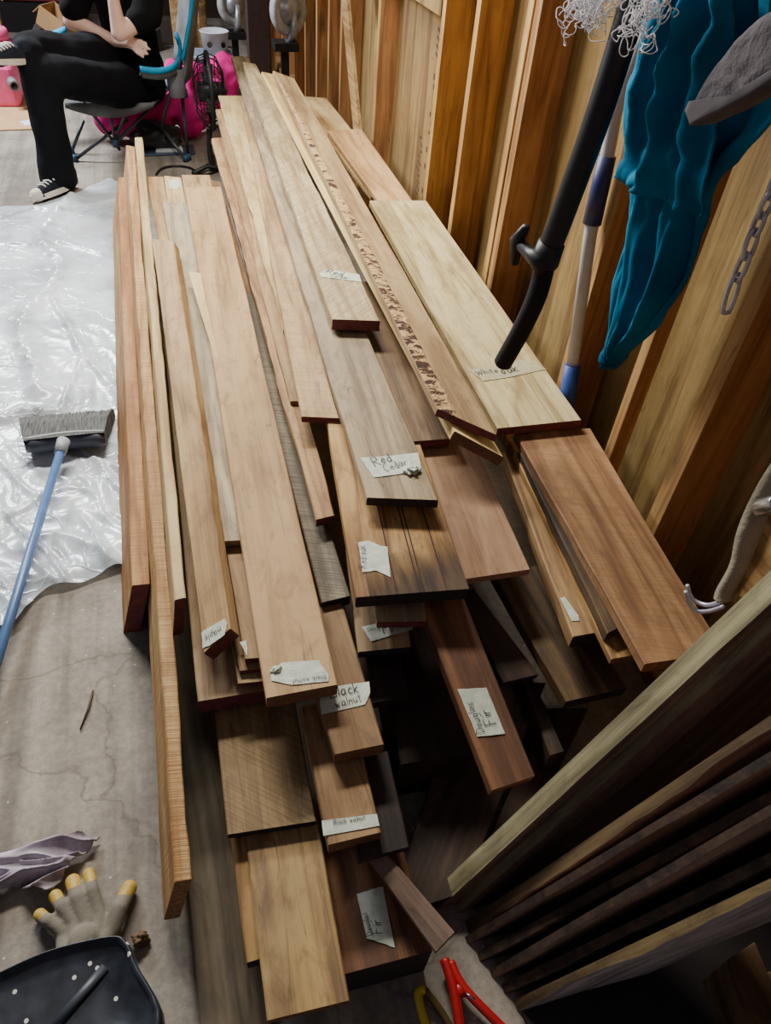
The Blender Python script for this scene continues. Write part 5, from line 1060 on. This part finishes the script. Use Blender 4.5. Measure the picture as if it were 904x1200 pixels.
caps = [(pel, .15, pel + V((0, 0, .07)), .145), (hips[0], .115, knees[0].lerp(hips[0], .1), .098), (knees[0], .098, knees[0].lerp(ank[0], .5), .088), (knees[0].lerp(ank[0], .5), .088, hem, .093),
        (hips[1] + V((0, 0, .05)), .14, knees[1] + V((0, 0, .01)), .105), (knees[1], .09, ank[1], .07), (hips[0], .11, knees[1], .075)]
blob('trousers', caps, PANTS, pr_, .011, 5, (.16, .035))
caps = [(pel + V((0, 0, .04)), .145, chest, .155), (chest, .15, chest + V((0, 0, .09)), .12), (chest + V((0, -.1, .08)), .09, a2[0], .085), (a2[0], .082, a2[0].lerp(a2[1], .95), .078), (a2[1], .07, a2[1].lerp(a2[2], .3), .062), (chest + V((-.04, .1, .08)), .09, a1[0], .085), (a1[0], .082, a1[0].lerp(a1[1], .72), .074)]
blob('shirt', caps, SHIRT, pr_, .011, 4, (.15, .025))
hair = blob('hair', [(head + V((.02, 0, .05)), .098, head + V((0, 0, .075)), .09), (head + V((.04, 0, .05)), .09, head + V((.05, 0, -.08)), .06)], plain('dark_hair', S(52,38,30), .7), pr_, .012, 3)
CANV = cloth_mat('black_canvas', S(22,24,32), S(36,40,52), 400, .3); RUB = plain('cream_rubber', S(206,198,180), .6, var=.06)
LACE = plain('white_lace', S(220,218,212), .8)
def shoe(h, tt, up):
    d = (tt - h); L = d.length; d.normalize(); side = d.cross(up).normalized()
    c = blob('canvas_shoe', [(h + up * .02, .036, h + up * .055, .038), (h + up * .015, .036, tt - d * .02 + up * .005, .036), (h + d * L * .4 + up * .03, .034, tt - d * .05, .034)], CANV, pr_, .007, 3)
    mb = MB(); pts = []
    for i in range(24):
        an = 2 * math.pi * i / 24; pts.append(h.lerp(tt, .5) + d * math.cos(an) * (L / 2 + .045) + side * math.sin(an) * (.043 if math.cos(an) > -.3 else .038) - up * .012)
    mb.prism(pts, up * .026); mb.build('rubber_sole', RUB, c, smooth=False)
    cp = blob('toe_cap', [(tt + d * .005 + up * .006, .034, tt - d * .012 + up * .006, .034)], RUB, None, .006, 2); child_world(cp, c)
    for k in range(6):
        q_ = h.lerp(tt, .35 + .09 * k) + up * (.066 - .005 * k); mb = MB(); mb.tube([q_ - side * .022, q_ + up * .004, q_ + side * .022 + d * .014], .0042, 6); mb.build('lace', LACE, c, smooth=True)
shoe(heel[0] + V((0, 0, 0)), toes[0], V((0, 0, 1)))
shoe(ank[1] + V((.0, -.01, -.015)), toes[1] + V((0, -.01, -.01)), V((.02, -.25, 1)).normalized())
# camp chair
CG = cloth_mat('grey_camp_fabric', S(92,94,98), S(122,124,128), 500, .2); CB = cloth_mat('bright_blue_trim', S(24,138,190), S(44,164,214), 300, .2); TUBE = plain('grey_steel_tube', S(74,80,88), .4, .5)
CAP = plain('blue_grey_plastic', S(44,84,116), .5)
t = thing('camping_chair', 'folding grey camp chair with bright blue trim under the seated person', 'chair', (-.15, 4.93, 0))
st = P3('seat')
vs = []; N1 = 16
for j in range(N1 + 1):
    for i in range(N1 + 1):
        u, v = i / N1, j / N1; p = st[0].lerp(st[1], u).lerp(st[3].lerp(st[2], u), v)
        vs.append(p + V((0, 0, -.07 * math.sin(math.pi * u) * math.sin(math.pi * v) - .02)))
fs = [(j * (N1 + 1) + i, j * (N1 + 1) + i + 1, (j + 1) * (N1 + 1) + i + 1, (j + 1) * (N1 + 1) + i) for j in range(N1) for i in range(N1)]
mb = MB(); mb.add(vs, fs); o = mb.build('seat', CG, t, smooth=True); s = o.modifiers.new('thickness', 'SOLIDIFY'); s.thickness = .012
f0 = st[0] + V((0, -.004, 0)); f1 = st[1] + V((0, -.004, 0)); pts = [f0.lerp(f1, i / 10) for i in range(11)]
vs = []
for i, p in enumerate(pts): vs += [p + V((0, 0, -.01)), p + V((0, 0, -.035 - .05 * math.sin(math.pi * i / 10)))]
mb = MB(); mb.add(vs, [(2 * i, 2 * i + 2, 2 * i + 3, 2 * i + 1) for i in range(10)]); o = mb.build('front_apron', CG, t, smooth=True); s = o.modifiers.new('thickness', 'SOLIDIFY'); s.thickness = .006
def strip(pts, dv, name, m, par, th=.01):
    sp_ = spline(pts, 6); vs = []
    for p in sp_: vs += [p, p + V(dv)]
    mb = MB(); mb.add(vs, [(2 * i, 2 * i + 2, 2 * i + 3, 2 * i + 1) for i in range(len(sp_) - 1)]); o = mb.build(name, m, par, smooth=True); s = o.modifiers.new('thickness', 'SOLIDIFY'); s.thickness = th; return o
ar = P3('armrest'); af = P3('armrest_far')
A_ = strip(ar, (0, 0, -.055), 'armrest', CG, t); strip([p + V((-.005, -.012, .004)) for p in ar], (.0, .0, -.028), 'blue_trim', CB, A_, .014)
A2 = strip(af, (0, .09, .0), 'armrest', CB, t, .03)
cup = P3('cup'); mb = MB(); mb.lathe([(.045, 0), (.05, .05), (.05, .14), (.043, .14), (.04, .02)], (cup[1].x, cup[1].y, cup[1].z - .02), 20); mb.build('cup_holder', CG, t, smooth=True)
cb = P3('chairback'); 
vs = []; b0 = V((.17, 4.72, .42)); b1 = V((.15, 5.3, .42)); t0_ = V((.30, 4.78, 1.0)); t1_ = V((.28, 5.28, 1.0))
for j in range(11):
    for i in range(11):
        u, v = i / 10, j / 10; vs.append(b0.lerp(b1, u).lerp(t0_.lerp(t1_, u), v) + V((.07 * math.sin(math.pi * u), 0, 0)))
mb = MB(); mb.add(vs, [(j * 11 + i, j * 11 + i + 1, (j + 1) * 11 + i + 1, (j + 1) * 11 + i) for j in range(10) for i in range(10)]); o = mb.build('backrest', CG, t, smooth=True); s = o.modifiers.new('thickness', 'SOLIDIFY'); s.thickness = .012
strip([b0 + V((0, -.01, .12)), b0.lerp(t0_, .6) + V((-.005, -.015, 0)), t0_ + V((0, -.01, 0))], (.016, .008, 0), 'blue_trim', CB, o, .012)
CT = P3('chair_tubes')
for k in range(0, len(CT), 2):
    mb = MB(); mb.tube([CT[k], CT[k + 1]], .0095, 10); lg = mb.build('leg', TUBE, t, smooth=True)
    if CT[k + 1].z < .03:
        c = CT[k + 1]; mb = MB(); mb.tube([V((c.x, c.y, .001)), V((c.x, c.y, .035))], [.02, .015], 10); mb.build('foot', CAP, lg, smooth=True)
for c in (V((-.2535, 4.75, .113)), V((.17, 4.8, .36))):
    mb = MB(); mb.tube([c - V((0, 0, .022)), c + V((0, 0, .02))], .017, 10); mb.build('joint', CAP, t, smooth=True)
# magenta blanket
bl = P3('blanket')
caps = []
for i, p in enumerate(bl): p.z = max(p.z, .10); caps.append((p, [.085, .08, .085, .10, .11, .09, .12, .11, .10, .11][i], bl[min(i + 1, len(bl) - 1)], [.085, .08, .085, .10, .11, .09, .12, .11, .10, .11][min(i + 1, len(bl) - 1)]))
o = blob('fleece_blanket', caps, cloth_mat('magenta_fleece', S(190,24,118), S(224,48,146), 120, .6, .95), None, .012, 4, (.14, .10)); tag(o, 'bright magenta fleece blanket heaped on the floor behind and under the camp chair', 'blanket')
# black bag under the chair and low tray
o = lump('black_bag', (-.02, 5.02, .075), .15, .11, .075, plain('black_bag_cloth', S(40,38,46), .6), 9, .35, zmin=.004); tag(o, 'limp black bag on the floor beneath the camp chair seat', 'bag')
P = P3('tray'); mb = MB()
mb.prism([V((p.x, p.y, .02)) for p in P], (0, 0, .012)); o = mb.build('shallow_tray', plain('slate_tray', S(66,82,104), .4), origin=V((P[0].x, P[0].y, 0)), bevel=.003); o.location.z -= .019
tag(o, 'flat slate blue tray on the floor under the right side of the camp chair', 'tray')
mb = MB(); mb.box(((P[0].x + P[1].x) / 2 + .02, (P[0].y + P[2].y) / 2, .0175), (.16, .1, .008)); tag(mb.build('white_sheet', plain('white_paper', S(214,220,226), .6), origin=((P[0].x + P[1].x) / 2 + .02, (P[0].y + P[2].y) / 2, .0175)), 'white sheet lying on the slate blue tray under the camp chair', 'paper')
# floor fan
FB = plain('black_fan_wire', S(40,42,46), .45, .3); fan = P3('fan')
top, bot, lft, rgt, base = fan
cx, cy, cz = (lft.x + rgt.x) / 2, 4.62, (top.z + bot.z) / 2; R_ = (top.z - bot.z) / 2; T_ = .085
t = thing('wire_fan', 'dark wire cage floor fan seen edge on, beside the magenta blanket', 'fan', (cx, cy, 0))
mb = MB()
for k in range(20):
    an = 2 * math.pi * k / 20; rad = V((0, math.cos(an), math.sin(an)))
    for sg in (-1, 1): mb.tube([V((cx + sg * T_, cy, cz)) + rad * .03, V((cx + sg * T_ * .92, cy, cz)) + rad * R_ * .55, V((cx + sg * T_ * .55, cy, cz)) + rad * R_ * .9, V((cx, cy, cz)) + rad * R_], .0026, 5)
for sg, rr in ((-.92, .55), (.92, .55), (.55, .9), (-.55, .9), (0, 1.0)):
    mb.tube([V((cx + sg * T_, cy + math.cos(2 * math.pi * i / 36) * R_ * rr, cz + math.sin(2 * math.pi * i / 36) * R_ * rr)) for i in range(36)], .003 if sg else .012, 6, closed=True)
mb.build('wire_cage', FB, t, smooth=True)
mb = MB()
for k in range(4):
    an = math.pi / 2 * k + .3; r0 = V((0, math.cos(an), math.sin(an))); r1 = V((0, math.cos(an + .9), math.sin(an + .9))); c = V((cx, cy, cz))
    mb.add([c + r0 * .03 + V((-.02, 0, 0)), c + r0 * R_ * .8 + V((-.03, 0, 0)), c + (r0 + r1).normalized() * R_ * .85, c + r1 * R_ * .7 + V((.03, 0, 0)), c + r1 * .03 + V((.02, 0, 0))], [(0, 1, 2, 3, 4)])
o = mb.build('blades', plain('grey_fan_blade', S(70,74,80), .4), t); s = o.modifiers.new('thickness', 'SOLIDIFY'); s.thickness = .004
mb = MB(); mb.lathe([(0, -.07), (.05, -.06), (.055, .0), (.045, .08), (0, .1)], (cx, cy, cz), 18, axis=(1, 0, 0)); mb.build('motor', FB, t, smooth=True)
mb = MB(); mb.tube(spline([V((cx - .02, cy - .02, cz - R_)), V((cx - .03, cy - .03, .1)), V((cx - .02, cy - .03, .02))], 4), .016, 10)
mb.tube([V((cx - .14, cy - .12, .02)), V((cx - .05, cy - .03, .03)), V((cx + .1, cy - .1, .02))], .014, 8); mb.tube([V((cx - .02, cy - .03, .02)), V((cx, cy + .16, .02))], .014, 8)
mb.build('stand', FB, t, smooth=True)
mb = MB(); c_ = P3('cable'); mb.tube([V((p.x, p.y, .008)) for p in spline(c_, 8)], .006, 8); tag(mb.build('power_cable', BLK, origin=c_[0], smooth=True), 'black power cable curling on the concrete near the fan stand', 'cable')
# clutter farther back ------------------------------------------------
def standing(y, px_pts): pass
WHP = plain('white_bucket_plastic', S(196,202,208), .4, var=.05)
bk_ = P3('bucket'); bx, bz = (bk_[2].x + bk_[3].x) / 2, bk_[0].z
t = thing('crate_stand', 'low grey crate under the white bucket in the far clutter', 'crate', (bx, 6.2, 0)); mb = MB(); mb.box((bx - .03, 6.22, bz / 2), (.29, .26, bz)); mb.build('crate_box', plain('blue_grey_crate', S(120,136,150), .6), t, bevel=.01); mb = MB(); mb.box((bx - .03, 6.22, bz * .96), (.30, .28, .018)); mb.build('crate_rim', plain('pale_crate_rim', S(188,204,216), .6), t, bevel=.004)
t = thing('white_bucket', 'white plastic bucket with two round holes standing in the far clutter', 'bucket', (bx, 6.2, bz))
mb = MB(); mb.lathe([(0, .0), (.085, .0), (.1, .13), (.106, .135), (.098, .14), (.082, .012), (0, .012)], (bx, 6.2, bz + .001), 28); mb.build('bucket_shell', WHP, t, smooth=True)
for dx in (-.045, .05):
    mb = MB(); mb.lathe([(0, 0), (.018, 0), (.018, .004), (0, .004)], (bx + dx, 6.2 - math.sqrt(.0925 ** 2 - dx * dx) - .001, bz + .065), 14, axis=(dx, -.09, 0)); mb.build('hole', plain('dark_hole', S(40,36,34), .9), t)
for nm, lab, cat, x, y, r, h, c in [('spray_bottle', 'slim pale bottle with a green top beside the white bucket', 'bottle', .52, 6.6, .035, .30, S(196,206,196)), ('red_canister', 'dull red canister on the floor left of the white bucket', 'canister', .20, 5.9, .06, .26, S(170,44,46))]:
    t = thing(nm, lab, cat, (x, y, 0)); mb = MB(); mb.lathe([(0, 0), (r, 0), (r, h * .7), (r * .5, h * .85), (r * .35, h), (0, h)], (x, y, .0), 18); mb.build('bottle_body', plain(nm + '_plastic', c, .4), t, smooth=True)
    mb = MB(); mb.lathe([(0, h * .98), (r * .45, h * .98), (r * .42, h * 1.2), (0, h * 1.2)], (x, y, 0), 14); mb.build('cap', plain(nm + '_cap', S(104,190,70) if 'spray' in nm else S(60,56,56), .4), t, smooth=True)
# two grey wheels on steel brackets
wl = P3('wheels'); ALU = plain('cast_aluminium', S(168,172,178), .4, .6); LG = plain('light_grey_wheel', S(176,178,180), .5)
for (c, b, lab, ax) in ((wl[0], wl[1], 'large grey wheel on a steel bracket left of the dark square post', (.5, -1, .1)), (wl[2], wl[3], 'large grey wheel on a steel bracket right of the dark square post', (.6, -1, .1))):
    t = thing('bracket_wheel', lab, 'wheel', (b.x, b.y, b.z), 'grey wheels on steel brackets')
    av = V(ax).normalized()
    mb = MB(); mb.lathe([(.085, -.02), (.10, -.028), (.132, -.028), (.14, -.014), (.14, .014), (.132, .028), (.10, .028), (.085, .02)], c, 32, axis=ax); mb.build('tyre', LG, t, smooth=True)
    mb = MB(); mb.lathe([(0, .06), (.055, .06), (.065, .04), (.085, .02), (.1, .0), (.085, -.02), (0, -.02)], c, 24, axis=ax); mb.build('hub', ALU, t, smooth=True)
    mb = MB(); mb.tube([c + av * .05, V((c.x + av.x * .05, c.y + av.y * .07, b.z + .06)), b + av * .04], [.022, .026, .03], 10); mb.build('bracket', ALU, t, smooth=True)
    mb = MB(); mb.box((b.x, b.y - .02, b.z - .02), (.16, .14, .05)); mb.build('bracket_base', BLK, t, bevel=.004)
    mb = MB(); mb.box((b.x, b.y + .02, (b.z - .045) / 2), (.05, .05, b.z - .045)); mb.build('support_leg', BLK, t)
# upright boards and cylinder
for x, w, y, lab in ((.235, .07, 6.85, 'pale upright board leaning at the far end, left of its neighbour'), (.37, .10, 6.95, 'wider pale upright board standing behind the bucket'), (.46, .05, 7.1, 'brown upright board behind the green topped bottle')):
    mb = MB(); mb.box((x, y, .65), (w, .03, 1.3), Matrix.Rotation(-.06, 3, 'X')); o = mb.build('upright_board', WM['pale'] if x < .4 else WM['brown'], origin=(x, y, 0), bevel=.002); tag(o, lab, 'board')
t = thing('tool_cylinder', 'dark tan tool cylinder hanging among the upright boards', 'tool', (.30, 6.7, 0)); mb = MB(); mb.lathe([(0, 0), (.05, 0), (.05, .34), (.06, .36), (.06, .44), (0, .45)], (.30, 6.7, 0), 18); mb.build('cylinder_body', plain('dark_tan', S(92,78,62), .5), t, smooth=True)
mb = MB(); mb.lathe([(0, .445), (.04, .445), (.03, .5), (0, .5)], (.30, 6.7, 0), 14); mb.build('cap', BLK, t, smooth=True)
# boxes at the far left
CARD = plain('cardboard', S(196,158,112), .85, var=.08, scale=8); CARD2 = plain('cardboard_inside', S(160,122,82), .9, var=.08)
def carton(x, y, z, sx, sy, sz, rz, lab, flap=.35, tilt=0):
    t = thing('cardboard_box', lab, 'box', (x, y, z)); R = Matrix.Rotation(rz, 3, 'Z') @ Matrix.Rotation(tilt, 3, 'Y'); o_ = V((x, y, z))
    mb = MB()
    for dx, dy, wx, wy in ((-1, 0, .006, sy), (1, 0, .006, sy), (0, -1, sx, .006), (0, 1, sx, .006)): mb.box(o_ + R @ V((dx * sx / 2, dy * sy / 2, sz / 2)), (wx, wy, sz), R)
    mb.box(o_ + R @ V((0, 0, .004)), (sx, sy, .006), R); mb.build('box_shell', CARD, t)
    for dx in (-1, 1):
        Rf = R @ Matrix.Rotation(dx * (.5 + flap), 3, 'Y'); mb = MB(); mb.box(o_ + R @ V((dx * sx / 2, 0, sz)) + Rf @ V((dx * sx * .22, 0, 0)), (sx * .45, sy, .005), Rf); mb.build('flap', CARD, t)
carton(-.66, 6.9, 0, .30, .26, .18, .35, 'open cardboard box on the floor right behind the far armrest', .2)
carton(-.70, 7.3, .19, .20, .2, .14, -.5, 'small cardboard box tipped on top of the clutter behind the person', .6, .5)
carton(-1.18, 7.4, 0, .16, .3, .42, .1, 'tall narrow cardboard box at the far left edge', .2)
mb = MB(); mb.box((-.72, 7.35, .095), (.3, .3, .19)); tag(mb.build('storage_bin', plain('dim_bin', S(92,84,84), .6), origin=(-.72, 7.35, 0), bevel=.01), 'dim grey bin supporting the tipped cardboard box', 'bin')
t = thing('tool_cabinet', 'low dark tool cabinet with a dull red band in the far left corner', 'cabinet', (-1.0, 8.3, 0))
mb = MB(); mb.box((-1.05, 8.35, .12), (.9, .4, .24)); mb.build('cabinet_body', plain('near_black_steel', S(26,24,28), .5), t, bevel=.005)
mb = MB(); mb.box((-1.05, 8.34, .27), (.92, .42, .06)); mb.build('red_band', plain('dull_red_steel', S(128,40,46), .5), t, bevel=.004)
mb = MB(); mb.box((-1.05, 8.34, .33), (.94, .44, .05)); mb.build('cabinet_top', plain('blue_grey_top', S(88,96,112), .5), t, bevel=.004)
PINK = plain('pink_plastic', S(232,96,150), .45, var=.06); pk = P3('pink')
x, y = pk[0].x - .02, 6.3
t = thing('pink_base_crate', 'pink storage tub on the floor at the left edge under the pink jug', 'tub', (x, 6.1, 0)); mb = MB(); mb.box((-.97, 6.0, .13), (.2, .3, .255)); mb.build('tub_body', PINK, t, bevel=.03)
mb = MB(); mb.lathe([(0, 0), (.032, 0), (.032, .08), (.022, .08), (.022, .01), (0, .01)], (-.895, 5.85, .16), 16, axis=(.3, -1, -.1)); mb.build('spout', plain('grey_spout', S(120,120,124), .5), t, smooth=True)
t = thing('pink_jug', 'pink ribbed plastic jug at the far left edge above the tub', 'jug', (x, 6.05, .256)); mb = MB(); mb.lathe([(0, 0), (.085, .0), (.09, .03), (.078, .035), (.09, .045), (.088, .1), (.078, .105), (.086, .115), (.08, .16), (.07, .17), (0, .17)], (-.955, 6.05, .257), 24); mb.build('jug_body', PINK, t, smooth=True)
P = P3('sheetcard'); mb = MB(); mb.prism([V((p.x, p.y, .002)) for p in P], (0, 0, .006)); tag(mb.build('cardboard_sheet', CARD, origin=V((P[1].x, P[1].y, 0))), 'flattened cardboard sheet on the floor at the left, behind the black trouser leg', 'cardboard')
P = P3('paper'); mb = MB(); mb.prism([V((p.x, p.y, .0085)) for p in P], (0, 0, .001)); tag(mb.build('paper_scrap', plain('scrap_paper', S(220,226,232), .7), origin=V((P[0].x, P[0].y, .008))), 'small white paper scrap lying on the flattened cardboard sheet', 'paper')
# more loose clutter low against the back
for k in range(7):
    x = -.45 + k * .16; y = 7.6 + .3 * math.sin(k * 2.1); h = .14 + .1 * ((k * 37) % 5) / 5; cols = [S(120,110,100), S(64,60,62), S(150,120,86), S(92,96,104), S(70,58,50), S(168,160,150), S(54,52,56)]
    nm = ['brown', 'black', 'tan', 'slate', 'umber', 'pale', 'charcoal'][k]
    mb = MB(); mb.box((x, y, h / 2), (.13, .16, h), Matrix.Rotation(k * .4, 3, 'Z')); tag(mb.build('storage_carton', plain(nm + '_carton', cols[k], .8), origin=(x, y, 0), bevel=.008), nm + ' carton in the row of far clutter behind the person', 'carton')

# ------------------------------------------------------------------ light and camera
def area(name, loc, to, sx, sy, power, col):
    l = bpy.data.lights.new(name, 'AREA'); l.shape = 'RECTANGLE'; l.size = sx; l.size_y = sy; l.energy = power; l.color = col
    o = bpy.data.objects.new(name, l); C.objects.link(o); o.location = loc; o.rotation_euler = (V(to) - V(loc)).to_track_quat('-Z', 'Y').to_euler(); return o
area('shop_light', (.05, 3.1, 2.45), (.1, 1.6, .2), 1.3, .25, 120, (1, .94, .84))
area('far_shop_light', (-1.6, 5.6, 2.6), (-.8, 4.2, 0), 1.2, .4, 210, (.96, .97, 1))
wd = bpy.data.worlds.new('garage_air'); bpy.context.scene.world = wd; wd.use_nodes = True
wd.node_tree.nodes['Background'].inputs[0].default_value = (.88, .82, 1, 1); wd.node_tree.nodes['Background'].inputs[1].default_value = .13
cam = bpy.data.cameras.new('camera'); co_ = bpy.data.objects.new('camera', cam); C.objects.link(co_)
X_, Y2, Z_ = [V(a) for a in CAM_AXES]
co_.matrix_world = Matrix.Translation((0, 0, 1.55)) @ Matrix((X_, Y2, Z_)).transposed().to_4x4()
cam.sensor_fit = 'HORIZONTAL'; cam.sensor_width = 36; cam.lens = 850 / 904 * 36; cam.clip_start = .02
sc_ = bpy.context.scene; sc_.camera = co_
sc_.view_settings.view_transform = 'AgX'; sc_.view_settings.look = 'AgX - Base Contrast'; sc_.view_settings.exposure = 0.12
